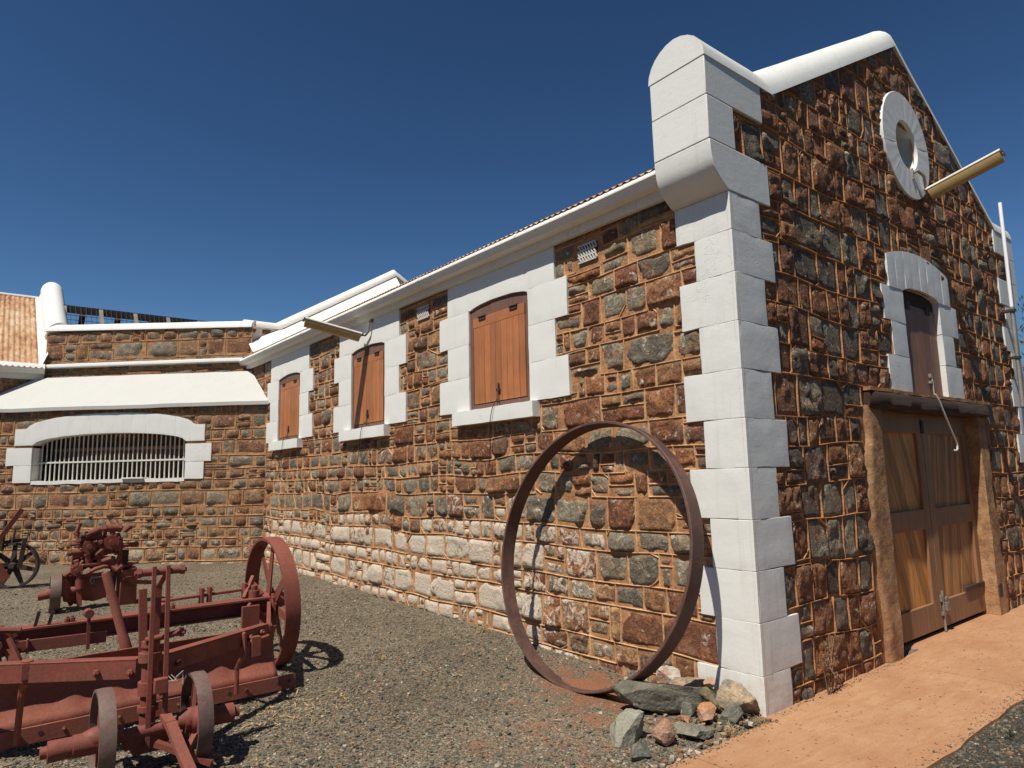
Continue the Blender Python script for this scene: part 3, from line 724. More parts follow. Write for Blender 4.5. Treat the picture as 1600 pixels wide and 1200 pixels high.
# roof of the block: corrugated iron, mostly hidden from the yard
def corrugated(name, fr_pt, u0, u1, s0, s1, parent, pitch=.076, amp=.009):
    n = int((u1-u0)/pitch*8); U = np.linspace(u0, u1, n); ss = np.linspace(s0, s1, 5); P = []
    for s_ in ss: P += [fr_pt(u, s_, amp*math.sin(2*math.pi*u/pitch)) for u in U]
    i, j = np.meshgrid(np.arange(len(ss)-1), np.arange(n-1), indexing='ij'); a = (i*n+j).ravel()
    return np_mesh(name, np.array(P), np.stack([a, a+1, a+n+1, a+n], 1), ['corr'], None, parent)
RS = math.tan(R(28.2))
rz = lambda x, y: eave(y)+.227+(x+.13)*RS
corrugated('roof', lambda u, s, a: (s, u, rz(s, u)+a), .5, 11.02, -.15, GX, blk)
mb = MB(); mb.add([(GX, .5, rz(GX, .5)), (GX, 11.0, rz(GX, 11.)), (GW, 11.0, rz(-.1, 11.)), (GW, .5, rz(-.1, .5))], [(0, 1, 2, 3)])
mb.box(GW-.3, GW, .5, 11.0, -.1, 3.75); mb.build('rear_slope', 'corr', blk)
GUT = [(-.035, .235), (-.085, .245), (-.10, .245), (-.125, .222), (-.165, .178), (-.176, .165), (-.176, .152), (-.162, .142), (-.15, .118), (-.138, .09), (-.12, .082), (-.035, .08)]
def gutter(name, pt, u0, u1, parent, n=12, prof=GUT):
    mb = MB(); P = []
    for i in range(n+1):
        u = u0+(u1-u0)*i/n; dz = .005*float(vn(u*1.3, 3)); row = [pt(u, a, b+dz) for a, b in prof]; row.append(row[0]); P.append(row)
    mb.grid(P); return mb.build(name, 'cream', parent, smooth=30)
gutter('gutter', lambda u, a, b: (a, u, eave(u)+b), .5, 11.15, blk)
for yj in (2.25, 4.1, 6.0, 7.8, 9.6):
    gutter('gutter_joint', lambda u, a, b: (-.035+(a+.035)*1.035, u, eave(u)+.16+(b-.16)*1.05), yj, yj+.06, blk, 1)
mb = MB(); P = []
for i in range(13):
    u = .5+10.55*i/12; e = eave(u)
    P.append([(-.0, u, e+.0), (-.035, u, e+.004), (-.05, u, e+.03), (-.05, u, e+.1), (0, u, e+.1), (0, u, e)])
mb.grid(P); mb.build('fascia_board', 'white_aged', blk, smooth=30)

# shuttered windows
def arch_fn(c, hw, spring, rise): return lambda u: spring+rise*np.sqrt(np.clip(1-((np.asarray(u)-c)/hw)**2, 0, 1))
def arched_plate(mb, fr, u0, u1, zb, topf, n0, n1, n=18):
    uu = np.linspace(u0, u1, n); zt = topf(uu); poly = [(u0, zb), (u1, zb)]+[(uu[i], zt[i]) for i in range(n-1, -1, -1)]
    mb.prism(poly, lambda a, b, t: fr.P(a, b, t), n0, n1)
def planks(mb, fr, u0, u1, z0, topf, n0, n1, k, gapw=.004, seed=0):
    rg = random.Random(seed)
    for i in range(k):
        a, b = u0+(u1-u0)*i/k+gapw/2, u0+(u1-u0)*(i+1)/k-gapw/2; t = rg.uniform(.62, 1); mb.a = (t, t, t)
        za, zb = float(topf(np.array([a]))[0]), float(topf(np.array([b]))[0])
        mb.prism([(a, z0), (b, z0), (b, zb), (a, za)], lambda p, q, r: fr.P(p, q, r), n0, n1+rg.uniform(-.0015, .0015))
for wi, (c, dz) in enumerate(WIN):
    hw, zs = .51, 3.385
    arch = arch_fn(c, hw, zs, .07)
    mb = MB(); sd = 100+wi*20
    et = float(eave(c))+.02
    # top block is cut by the arch of the opening
    uu_l = [(c-.905, c-hw), (c+hw, c+.925)]
    def zf(uu): return np.where(np.abs(uu-c) < hw+.001, arch(uu), 3.42), np.asarray(eave(uu))+.015
    rough_block(mb, LONG, c-.905, c+.925, 3.42, et, -.1, 0, .04, .003, sd, zf=zf)
    rows = win_rects(c)[1:]
    for k, (a, b, z0, z1) in enumerate(rows):
        rough_block(mb, LONG, a, c-hw, z0+.001, z1-.001, -.1, 0, .05, .003, sd+k+1, jit=.004)
        rough_block(mb, LONG, c+hw, b, z0+.001, z1-.001, -.1, 0, .05, .003, sd+k+9, jit=.004)
    wnd = mb.build('window', 'white_clean', blk, recalc=False, smooth=50, label='nearest window, its shutter in full sun' if wi == 0 else ('middle window, crossed by the shadow of the lamp' if wi == 1 else 'farthest and smallest looking window'))
    mb = MB(); rough_block(mb, LONG, c-.62, c+.76, 2.16, 2.31, -.1, .07, .05, .003, sd+17)
    mb.build('sill', 'white_clean', wnd, recalc=False, smooth=50)
    mb = MB(); ins = lambda u: arch_fn(c, hw, zs, .07)(u)-.001
    f0 = .058
    arched_plate(mb, LONG, c-hw, c-hw+f0, 2.31, ins, -.09, -.022)
    arched_plate(mb, LONG, c+hw-f0, c+hw, 2.31, ins, -.09, -.022)
    mb.fbox(LONG, c-hw+f0, c+hw-f0, 2.31, 2.365, -.09, -.022)
    uu = np.linspace(c-hw+f0, c+hw-f0, 14); zt = ins(uu)
    mb.prism([(u, 3.3) for u in uu]+[(uu[i], zt[i]) for i in range(13, -1, -1)], lambda a, b, t: LONG.P(a, b, t), -.09, -.024)
    mb.build('frame', 'frame_wood', wnd, bevel=.004, attr='plank')
    mb = MB(); planks(mb, LONG, c-hw+f0+.012, c+hw-f0-.012, 2.375, lambda u: np.full_like(u, 3.2+.004), -.08, -.018, 9, .0045, sd)
    mb.a = (.75, .75, .75); mb.fbox(LONG, c-hw+f0+.012, c+hw-f0-.012, 3.206, 3.31, -.08, -.0165); mb.a = (.55, .55, .55); mb.fbox(LONG, c-hw+f0+.012, c+hw-f0-.012, 2.3745, 3.305, -.085, -.03)
    mb.build('shutter', 'shutter', wnd, bevel=.0015, attr='plank')
    for q in (-.27, .27):
        mb = MB(); mb.fbox(LONG, c+q-.06, c+q+.06, 3.275, 3.325, -.03, -.006); mb.tube([LONG.P(c+q-.065, 3.312, -.004), LONG.P(c+q+.065, 3.312, -.004)], .008, 8)
        mb.build('hinge', 'frame_wood', wnd, bevel=.003)
    mb = MB(); mb.fbox(LONG, c-.012, c+.006, 2.45, 2.55, -.02, -.01); mb.tube([LONG.P(c-.004, 2.56, -.004), LONG.P(c-.004, 2.40, .004), LONG.P(c-.02, 2.36, .01), LONG.P(c-.01, 2.33, .02)], .007, 6); mb.fbox(LONG, c-.03, c+.02, 2.47, 2.5, -.012, .004)
    mb.build('latch', 'dark_iron', wnd)

# cast iron air bricks under the eave
for (ya, yb, z0, z1) in ((1.352, 1.582, 3.49, 3.645), (4.17, 4.44, 3.535, 3.68)):
    mb = MB(); mb.fbox(LONG, ya, yb, z0, z1, -.08, -.02); mb.cur = 1
    k = 7
    for i in range(k+1):
        for r in range(3):
            a = ya+(yb-ya)*(i+.5*(r % 2))/k
            if a > yb-.01: continue
            zz = z0+(z1-z0)*r/3
            p, q = LONG.P(a-.008, zz+.004, -.01), LONG.P(a+.012, zz+(z1-z0)/3-.004, -.01); mb.bar(p, q, .012, .012, (1, 0, 0))
    for r in range(4): mb.fbox(LONG, ya, yb, z0+(z1-z0)*r/3-.006, z0+(z1-z0)*r/3+.006, -.02, -.006)
    mb.build('air_vent', ['void', 'vent'], blk)

# gable loading window with voussoirs
gw = MB(); c, hw = 3.335, .45
garch = arch_fn(c, hw, 3.31, .07)
nv = 8
for k in range(nv):
    a, b = 2.575+(4.1-2.575)*k/nv, 2.575+(4.1-2.575)*(k+1)/nv
    topz = lambda uu: 3.64+.12*(1-((np.asarray(uu)-c)/.77)**2)
    zf = lambda uu: (np.where(np.abs(uu-c) < hw, garch(uu), 3.32), topz(uu))
    rough_block(gw, GAB, a+.002, b-.002, 3.32, 3.7, -.1, .006, .05, .003, 200+k, jit=.002, zf=zf)
for k, (l, r, z0, z1) in enumerate(((2.409, 4.265, 2.98, 3.32), (2.556, 4.09, 2.65, 2.98), (2.41, 4.24, 2.305, 2.65))):
    rough_block(gw, GAB, l, c-hw, z0+.003, z1-.003, -.2, 0, .05, .003, 220+k); rough_block(gw, GAB, c+hw, r, z0+.003, z1-.003, -.2, 0, .05, .003, 230+k)
gwin = gw.build('window', 'white', blk, recalc=False, smooth=50, label='dark brown shuttered loading window over the barn door')
mb = MB(); arched_plate(mb, GAB, c-hw, c+hw, 3.2, lambda u: garch(u)+.01, -.2, -.065); mb.build('frame', 'beam', gwin, attr='plank')
mb = MB(); planks(mb, GAB, c-hw+.005, c+hw-.005, 2.305, lambda u: np.full_like(u, 3.22), -.18, -.055, 5, .003, 5); mb.build('shutter', 'shutter_dark', gwin, bevel=.0015, attr='plank')
for q in (-.25, .25):
    mb = MB(); mb.fbox(GAB, c+q-.05, c+q+.05, 3.17, 3.25, -.06, -.043); mb.build('hinge', 'dark_iron', gwin, bevel=.003)
mb = MB(); x = c+.13
mb.tube([GAB.P(x, 2.53, -.045), GAB.P(x, 2.46, -.03), GAB.P(x, 2.33, -.03), GAB.P(x, 2.30, -.01)], .009, 6); mb.fbox(GAB, x-.035, x+.035, 2.44, 2.465, -.055, -.025); mb.fbox(GAB, x-.02, x+.02, 2.5, 2.54, -.055, -.03)
mb.build('latch', 'iron_trim', gwin)

# round oculus: a ring of voussoirs round a deep blind hole
mb = MB(); oc = (3.36, 4.97); nv = 10; ri, ro = .262, .575
for k in range(nv):
    t0, t1 = 2*math.pi*(k+.006+.25)/nv, 2*math.pi*(k+.994+.25)/nv; m = 7
    P = []
    for i in range(m+1):
        t = t0+(t1-t0)*i/m; row = [GAB.P(oc[0]+r*math.cos(t), oc[1]+r*math.sin(t)*1.02, n) for r, n in ((ro, -.07), (ro, .004), (ro-.006, .012), ((ro+ri)/2, .012+.003*math.sin(i*2.1+k)), (ri+.006, .012), (ri, .004), (ri, -.32))]
        P.append(row)
    mb.grid(P)
    for i in (0, m): mb.add(P[i][:6]+[GAB.P(oc[0]+ri*math.cos(t0 if i == 0 else t1), oc[1]+ri*math.sin(t0 if i == 0 else t1)*1.02, -.07)], [tuple(range(7))])
P = [[GAB.P(oc[0]+r*math.cos(2*math.pi*i/60), oc[1]+r*math.sin(2*math.pi*i/60)*1.02, n) for r, n in ((ro-.002, .004), (ri+.001, .004), (ri+.002, -.3))] for i in range(61)]
mb.grid(P)
ocu = mb.build('oculus', 'white', blk, smooth=45)
mb = MB(); mb.add([GAB.P(oc[0]+.3*math.cos(2*math.pi*i/32), oc[1]+.3*math.sin(2*math.pi*i/32), -.3) for i in range(32)], [tuple(range(32))]); mb.build('back_panel', 'olive', ocu)

# barn door, jambs and lintel
DX0, DX1, DC = 2.07, 4.5, 3.285
def jamb(u0, u1, inner, seed):
    mb = MB(); nu, nz = 9, 40; P = []
    for k in range(nz+1):
        z = -.06+2.2*k/nz; row = []
        wob = .05*float(fbm(z*2.4, seed, 0, seed, 3))+.03*float(vn(z*7, seed))
        for i in range(nu+1):
            t = i/nu
            if inner == 'right': u = u0+wob+(u1-u0-wob)*t
            else: u = u0+(u1-u0+wob)*t
            e = min(t if inner == 'right' else 1-t, .14)/.14
            n = -.03+.045*e+.008*float(fbm(u*5, z*4, 0, seed, 3))
            row.append(GAB.P(u, z, n))
        if inner == 'right': row.append(GAB.P(u1+.006*float(vn(z*5, 1)), z, -.005)); row.append(GAB.P(u1+.004, z, -.2))
        else: row.insert(0, GAB.P(u0-.006*float(vn(z*5, 1)), z, -.005)); row.insert(0, GAB.P(u0-.004, z, -.2))
        P.append(row)
    mb.grid(P); return mb.build('jamb_plaster', 'plaster', blk, smooth=60)
jamb(1.79, DX0, 'right', 31); jamb(DX1, 4.82, 'left', 37)
mb = MB(); nu = 40; P = []
for i in range(nu+1):
    u = 1.87+2.93*i/nu; a = .012*float(fbm(u*3, 1, 0, 2, 3)); e = .03 if i in (0, nu) else 0
    P.append([GAB.P(u, 2.125+a+e*.5, -.12), GAB.P(u, 2.125+a+e*.5, .04-e), GAB.P(u, 2.15+a, .062-e+.008*float(vn(u*8, 0))), GAB.P(u, 2.24+a*.3, .06-e), GAB.P(u, 2.265+a*.3, .045-e), GAB.P(u, 2.265, -.12)])
mb.grid([r+[r[0]] for r in P]); mb.add(P[0], [tuple(range(6))]); mb.add(P[-1], [tuple(range(6))])
mb.build('lintel', 'beam', blk, smooth=40, attr='plank')
mb = MB(); rough_block(mb, GAB, 1.86, 4.83, 2.268, 2.302, -.1, .05, .08, .006, 260); mb.build('lintel_capping', 'plaster', blk, recalc=False)
def leaf(u0, u1, mat, seed, lean):
    n1 = -.115; zb, zt = .055, 2.14
    mb = MB(); fw = .13
    mb.a = (.7, .7, .7)
    mb.fbox(GAB, u0, u0+fw, zb, zt, -.19, n1); mb.a = (.55, .5, .5); mb.fbox(GAB, u1-fw, u1, zb, zt, -.19, n1)
    for z0, z1, t in ((zb, .30, .5), (1.0, 1.19, .62), (1.93, zt, .55)): mb.a = (t, t, t); mb.fbox(GAB, u0+fw+.001, u1-fw-.001, z0, z1, -.19, n1-.002)
    lf = mb.build('door_leaf', 'door_frame', blk, bevel=.004, attr='plank')
    rg = random.Random(seed); mb = MB(); a0, a1 = u0+fw, u1-fw
    for (z0, z1) in ((.30, 1.0), (1.19, 1.93)):
        # diagonal boards clipped to the panel
        pw = .078; sh = lean*(z1-z0); k0 = int((-abs(sh))/pw)-1; k1 = int((a1-a0+abs(sh))/pw)+2
        for k in range(k0, k1):
            xb = a0+k*pw; t = rg.uniform(.1, 1); mb.a = (t, t, t)
            poly = [(xb+.002, z0), (xb+pw-.002, z0), (xb+pw-.002+sh, z1), (xb-.0+.002+sh, z1)]
            # clip against the panel sides
            def clip(pl, lim, keep):
                o = []
                for i in range(len(pl)):
                    p, q = pl[i], pl[(i+1) % len(pl)]; ip, iq = (p[0]-lim)*keep >= 0, (q[0]-lim)*keep >= 0
                    if ip: o.append(p)
                    if ip != iq:
                        s_ = (lim-p[0])/(q[0]-p[0]); o.append((lim, p[1]+s_*(q[1]-p[1])))
                return o
            poly = clip(poly, a0, 1); poly = clip(poly, a1, -1) if len(poly) > 2 else []
            if len(poly) < 3: continue
            mb.prism(poly, lambda p, q, r: GAB.P(p, q, r), -.18, -.145+rg.uniform(-.001, .001))
    mb.build('panel_boards', mat, lf, attr='plank', smooth=0)
    return lf
l1 = leaf(DX0-.02, DC-.006, 'door_left', 5, -.42); l2 = leaf(DC+.006, DX1+.02, 'door_right', 9, .2)
mb = MB(); mb.tube([GAB.P(DC+.03, .4, -.1), GAB.P(DC+.03, .02, -.1)], .011, 8); mb.fbox(GAB, DC+.0, DC+.06, .3, .36, -.115, -.095); mb.fbox(GAB, DC+.0, DC+.06, .17, .2, -.115, -.09); mb.build('drop_bolt', 'iron_trim', l2)
mb = MB(); mb.fbox(GAB, DC+.05, DC+.12, .21, .29, -.1, -.07); mb.tube([GAB.P(DC+.06, .29, -.085), GAB.P(DC+.06, .325, -.085), GAB.P(DC+.085, .34, -.085), GAB.P(DC+.11, .325, -.085), GAB.P(DC+.11, .29, -.085)], .007, 6); mb.build('padlock', 'iron_trim', l2, bevel=.006)
mb = MB(); mb.fbox(GAB, DX1-.55, DX1+.0, .31, .36, -.115, -.1); mb.fbox(GAB, DX1+.0, DX1+.16, .2, .5, -.05, .012); mb.build('strap_hinge', 'dark_iron', l2, bevel=.004)
mb = MB(); mb.fbox(GAB, DC-.03, DC+.03, 1.93, 2.06, -.116, -.1); mb.build('top_catch', 'dark_iron', l1, bevel=.004)
mb = MB(); mb.box(1.9, 4.7, .22, .26, -.1, 4.0); mb.build('door_backing', 'void', blk)

# the parapet that closes the far end of the roof
FY = 11.06; FZ = 4.745
fpath = [(-.07, FZ), (.62, FZ), (3.33, FZ+1.62), (6.1, FZ)]
roll_coping('end_coping', fpath, lambda x, z, a: (x, FY+.19+a, z), .19, 'white_clean', blk, squash=.86)
mb = MB(); mb.prism([(-.05, 3.6), (-.05, FZ), (.62, FZ), (3.33, FZ+1.62), (6.1, FZ), (6.1, 3.6)], lambda a, b, t: (a, t, b), FY+.04, FY+.36); mb.build('end_parapet', 'white_clean', blk)
mb = MB(); P = []
for i in range(24):
    x = -.02+3.35*i/23; zz = rz(x, 11.0); top = zz+.2+.02*float(vn(x*3, 2)); top = min(top, FZ-.02) if x < .62 else top+.22*min(1, (x-.62)/.3)
    cz_ = (FZ if x < .62 else FZ+1.62*(x-.62)/(3.33-.62))-.015
    P.append([(x, FY-.34, zz-.01), (x, FY-.335, zz+.022), (x, FY-.30, zz+.03), (x, FY+.02, max(zz+.06, cz_ if x > .55 else zz+.28))])
mb.grid(P); mb.build('roof_flashing', 'white_clean', blk, smooth=30)
PAR = Fr((0, FY+.045, 0), (1, 0, 0), (0, -1, 0))
stone_wall('parapet_stones', PAR, -.06, .75, 4.0, FZ, [], [], 27, blk, ['stone_wing', 'mortar_wing', 'ribbon'], rowh=.26, asp=(1, 2), mort=-.01, wob=.01)

# ================================================================== THE ANGLED WING WITH THE BARRED OPENING
wing = empty('prison_wing', (0, 9.9, 0), 'angled stone wing with a wide barred opening under a sloping white hood', 'building')
WC, WHW = 3.02, 1.49                               # opening centre and half width
w_in = arch_fn(WC, WHW, 2.40, .19)
wforb = [(1.19, 4.85, 1.72, 2.02), (1.05, 5.0, 2.0, 2.37), (1.19, 4.85, 2.35, 2.70), (1.65, 4.4, 2.68, 2.82), (2.1, 3.95, 2.8, 2.94)]
wash_wing = lambda u, z: .62*sst((.95-z)/.55)+.1*math.sin(u*3)
stone_wall('lower_wall', WLO, 0, 5.9, -.1, 3.08, wforb, [(WC-WHW, WC+WHW, 1.72, 2.68)], 14, wing, ['stone_wing', 'mortar_wing', 'ribbon'], rowh=.235, asp=(.9, 2.0), gap=.017, lowrow=.85, bulge=(.008, .032), mort=-.03, wash=wash_wing, wob=.014, split=.24, nmax=.03)
stone_wall('upper_wall', WUP, -.03, 4.32, 3.55, 4.74, [], [], 15, wing, ['stone_wing', 'mortar_wing', 'ribbon'], rowh=.29, asp=(1.0, 2.1), gap=.01, bulge=(.015, .04), mort=-.03, wob=.008, split=.2)
mb = MB(); mb.fbox(WUP, .2, 4.32, 3.4, 4.73, -.38, -.08); mb.build('wall_core', 'mortar_wing', wing)
roll_coping('coping', [(-.02, 4.715), (4.36, 4.79)], lambda u, z, a: WUP.P(u, z, -.17+a), .19, 'white_clean', wing, squash=.85)
mb = MB(); P = []
for i in range(25):
    u = .0+4.33*i/24; z = 4.0+.003*float(vn(u*2, 1)); P.append([WUP.P(u, z+a, n) for n, a in ((-.02, 0), (.045, .005), (.06, .02), (.06, .065), (.05, .085), (-.02, .1))])
mb.grid(P); mb.build('string_course', 'white_clean', wing, smooth=30)
# hood: sloping slab from the lower wall up to the upper wall
hu = lambda n: -.9*n*1.0-.005
hl = lambda n: (13.86-9.9+.743*n)/.669
mb = MB(); P = []
for n, z in ((-.2, 3.03), (.055, 3.035), (.06, 3.10), (-.72, 3.80), (-.76, 3.78), (-.2, 3.03)):
    P.append([WLO.P(hu(n)+(hl(n)-hu(n))*i/30, z+.006*float(vn(i*.6, z*3)), n) for i in range(31)])
mb.grid(P); mb.add([P[k][0] for k in range(5)], [tuple(range(5))]); mb.add([P[k][-1] for k in range(5)], [tuple(range(5))])
mb.build('hood', 'hood', wing, smooth=30)
# barred opening
mb = MB(); nv = 13
ext = lambda uu: 2.705+.265*np.sqrt(np.clip(1-((uu-WC)/1.62)**2, 0, 1))
zf = lambda uu: (np.where(np.abs(uu-WC) < WHW, w_in(uu), 2.40), np.maximum(ext(uu), 2.705))
for k in range(nv):
    a, b = 1.17+(4.87-1.17)*k/nv, 1.17+(4.87-1.17)*(k+1)/nv
    rough_block(mb, WLO, a-.0005, b+.0005, 2.36, 3.0, -.28, .002, .06, .003, 300+k, jit=.001, zf=zf)
for k, (l, r, z0, z1) in enumerate(((1.035, 5.02, 2.02, 2.355), (1.175, 4.86, 1.70, 2.02))):
    rough_block(mb, WLO, l, WC-WHW, z0+.003, z1-.003, -.28, 0, .06, .003, 320+k); rough_block(mb, WLO, WC+WHW, r, z0+.003, z1-.003, -.28, 0, .06, .003, 330+k)
bw = mb.build('barred_window', 'white_clean', wing, recalc=False, smooth=50)
mb = MB(); rough_block(mb, WLO, WC-WHW, WC+WHW, 1.66, 1.725, -.3, -.002, .08, .008, 340, jit=.01); mb.build('sill', 'white_aged', bw, recalc=False)
for i in range(33):
    u = WC-WHW+.05+(2*WHW-.1)*i/32; mb = MB(); mb.tube([WLO.P(u+.004*float(vn(i*3.1, 0)), 1.71, -.2), WLO.P(u, float(w_in(u))+.01, -.2)], .0125, 8); mb.build('bar', 'bar', bw)
mb = MB(); mb.fbox(WLO, WC-WHW, WC+WHW, 2.055, 2.085, -.222, -.180); mb.build('cross_rail', 'bar', bw)
mb = MB(); mb.fbox(WLO, 2.3, 2.72, 1.726, 1.752, -.15, .035); mb.build('loose_plate', 'white_aged', bw, bevel=.004)
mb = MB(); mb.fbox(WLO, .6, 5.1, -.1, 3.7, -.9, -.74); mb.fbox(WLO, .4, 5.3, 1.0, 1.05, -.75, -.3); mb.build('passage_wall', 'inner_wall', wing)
mb = MB(); mb.fbox(WLO, 2.0, 2.2, 2.55, 2.62, -.7, -.32); mb.fbox(WLO, 2.9, 3.1, 2.55, 2.62, -.7, -.32); mb.fbox(WLO, 1.2, 4.6, 2.3, 2.36, -.72, -.66); mb.build('passage_rafter', 'door_frame', wing, attr='plank')

# ================================================================== THE NEIGHBOURING BLOCK ON THE LEFT
nb = empty('neighbouring_block', (-3.19, YL, 0), 'neighbouring cell block at the left edge under a rusty corrugated iron roof', 'building')
stone_wall('side_wall', LEFT, -.05, 4.5, -.1, 3.86, [], [], 44, nb, ['stone_wing', 'mortar_wing', 'ribbon'], rowh=.25, asp=(.9, 2.0), mort=-.02, wash=wash_wing, wob=.012)
E2 = 3.80; RS2 = .635
lz = lambda y: E2+.235+(y-YL+.13)*RS2
corrugated('roof', lambda u, s, a: (-u, YL+s, lz(YL+s)+a), 3.24, 12.0, -.2, 3.35, nb, pitch=.095, amp=.014)
mb = MB(); mb.add([(-3.2, YL+3.35, lz(YL+3.35)), (-12, YL+3.35, lz(YL+3.35)), (-12, YL+7, E2), (-3.2, YL+7, E2)], [(0, 1, 2, 3)]); mb.tube([(-3.2, YL+3.35, lz(YL+3.35)-.01), (-12, YL+3.35, lz(YL+3.35)-.01)], .05, 8); mb.build('ridge_cap', 'white_aged', nb)
gutter('gutter', lambda u, a, b: (-3.2-u, YL+a-.02, E2+b*1.25-.02), 0, 8, nb)
mb = MB(); mb.box(-11, -3.2, YL-.05, YL+.02, E2-.03, E2+.14); mb.build('fascia_board', 'white_aged', nb)
roll_coping('end_coping', [(YL-.02, 4.76), (YL+.66, 4.78), (YL+3.33, 6.42), (YL+6, 4.78)], lambda s, z, a: (-2.97-a, s, z), .235, 'white_clean', nb)
mb = MB(); mb.prism([(YL+.02, 3.5), (YL+.02, 4.76), (YL+.66, 4.78), (YL+3.33, 6.42), (YL+6, 4.78), (YL+6, 3.5)], lambda a, b, t: (t, a, b), -3.17, -2.78); mb.build('end_parapet', 'white_clean', nb)
mb = MB(); P = []
for i in range(20):
    y = YL-.1+3.4*i/19; zz = lz(y); P.append([(-3.3, y, zz+.012), (-3.24, y, zz+.03), (-3.18, y, zz+.2), (-3.16, y, zz+.24)])
mb.grid(P); mb.build('roof_flashing', 'white_clean', nb, smooth=30)

# wire cage over the yard behind the wing
cg = empty('roof_cage', (-2.8, 16, 4.6), 'dark wire mesh cage with pale rafters showing above the wing parapet', 'cage')
mb = MB(); mb.box(-3.0, 1.2, 15.98, 16.04, 5.70, 5.86); mb.build('ridge_board', 'dark_iron', cg)
y0, z0, y1, z1 = 15.1, 4.75, 16.0, 5.84
for k in range(6):
    x = -2.78+.74*k; mb = MB(); mb.bar((x, y1, z1), (x+.0, y0, z0), .085, .05); mb.build('rafter', 'iron_trim', cg)
mb = MB()
for k in range(40):
    x = -2.98+.105*k; mb.bar((x, y0, z0+.03), (x, y1, z1+.03), .010, .010)
for k in range(9):
    t = k/8; mb.bar((-3.0, y0+(y1-y0)*t, z0+.03+(z1-z0)*t), (1.2, y0+(y1-y0)*t, z0+.03+(z1-z0)*t), .010, .010)
mb.build('wire_mesh', 'dark_iron', cg)
mb = MB()
for k in range(6):
    x = -2.4+.74*k; mb.bar((x, 16.1, 5.7), (x, 17.0, 4.9), .12, .1)
mb.box(-3.0, 1.2, 16.9, 17.0, 4.85, 5.0); mb.build('rear_strut', 'dark_iron', cg)

# ================================================================== GROUND
xs = np.unique(np.concatenate([np.linspace(-250, -60, 8), np.linspace(-60, -7, 22), np.linspace(-7, -4, 30), np.linspace(-4, .6, 130), np.linspace(.6, 7, 20), np.linspace(7, 60, 14), np.linspace(60, 250, 8)]))
ys = np.unique(np.concatenate([np.linspace(-250, -60, 8), np.linspace(-60, -2, 20), np.linspace(-2, 6, 200), np.linspace(6, 14.5, 90), np.linspace(14.5, 60, 12), np.linspace(60, 250, 8)]))
X, Y = np.meshgrid(xs, ys, indexing='ij')
def ground_z(X, Y):
    z = .016*np.clip(Y, 0, 20)+.012*fbm(X*1.3, Y*1.3, 0, 3, 3)+.006*fbm(X*7, Y*7, 0, 4, 2)
    bank = .03*np.exp(-np.clip(-X, 0, None)/.25)*np.clip((Y-1.2)/1.5, 0, 1)      # gravel banked against the wall
    return np.where(Y < .0, np.minimum(z-.008, -.006), z+bank)
Zg = ground_z(X, Y)
def g2(x, y, cx, cy, sx, sy): return np.exp(-((x-cx)/sx)**2-((y-cy)/sy)**2)
ea = .55*g2(X, Y, -.75, 1.05, .7, .8)+.55*g2(X, Y, -.35, 1.2, .35, 1.3)+.42*g2(X, Y, -1.7, .75, .7, .5)+.34*g2(X, Y, -1.2, .35, .4, .4)+.3*np.exp(-np.clip(-X, 0, None)/.18)+.2*g2(X, Y, -2.7, 1.0, .8, .6)
ea = np.where(Y < -.3, .05, ea*.5)+.1
ni, nj = X.shape
i, j = np.meshgrid(np.arange(ni-1), np.arange(nj-1), indexing='ij'); a = (i*nj+j).ravel()
gnd = np_mesh('ground', np.stack([X, Y, Zg], -1).reshape(-1, 3), np.stack([a, a+nj, a+nj+1, a+1], 1), ['gravel'], None, None, None, {'earth': np.stack([np.clip(ea, 0, 1).ravel(), np.maximum(np.clip((-.9-Y)/.1, 0, 1), np.clip((-5.2-X)/.8, 0, 1)).ravel(), np.zeros(X.size)], 1)})  # green channel: dark gravel past the pavement, plus unseen yard darkened to curb bounce
tag(gnd, 'grey green gravel yard with bare red earth showing through', None, None, 'structure')

# terracotta pavement in three bays
mb = MB(); jx = [-30, -.86, 1.88, 4.6, 30]
for k in range(4):
    a, b = jx[k]+.004, jx[k+1]-.004; n = 40
    top = [(a+(b-a)*i/n, (-.05 if a+(b-a)*i/n < -.02 else .16)) for i in range(n+1)]
    if a < 0 < b: top = [(a, -.05), (-.02, -.05), (-.019, .16), (b, .16)]
    else: top = [top[0], top[-1]]
    bot = [(b-(b-a)*i/n, -.97+.018*float(fbm((b-(b-a)*i/n)*3, 2, 0, 1, 3))) for i in range(n+1)]
    mb.prism(top[::-1][::-1]+bot, lambda p, q, t: (p, q, t), -.08, .014)
pv = mb.build('pavement', 'pave', None, smooth=0); tag(pv, 'terracotta coloured concrete pavement along the gable', None, None, 'structure')

# loose pebbles lying on the yard: nobody could count them
rs = np.random.RandomState(5)
def scatter(n, x0, x1, y0, y1):
    return np.stack([rs.uniform(x0, x1, n), rs.uniform(y0, y1, n)], 1)
rsp = np.random.RandomState(9)
edge_pts = np.concatenate([np.stack([rsp.uniform(-1.4, 5, 1500), -.97+rsp.normal(0, .05, 1500)], 1), np.stack([rsp.uniform(-1.6, 0, 700), -.05+rsp.normal(0, .03, 700)], 1), np.stack([rsp.uniform(-1, 5, 260), rsp.uniform(-.95, -.02, 260)], 1), np.stack([rsp.uniform(.02, 2.0, 260), -np.abs(rsp.normal(0, .03, 260))-.01], 1)])
pts = np.concatenate([edge_pts, scatter(30000, -3.9, 0, -.05, 3.2), scatter(15000, -4.2, 0, 3.2, 6.5), scatter(6000, -4.6, 0, 6.5, 10), scatter(9000, -.6, 4.5, -2.2, -.97)])
d = pts-np.array([CAM.x, CAM.y]); fwd = d@np.array([.622, .783]); side = d@np.array([.783, -.622])
ok = (fwd > 1.5) & (np.abs(side) < fwd*.82+.3)
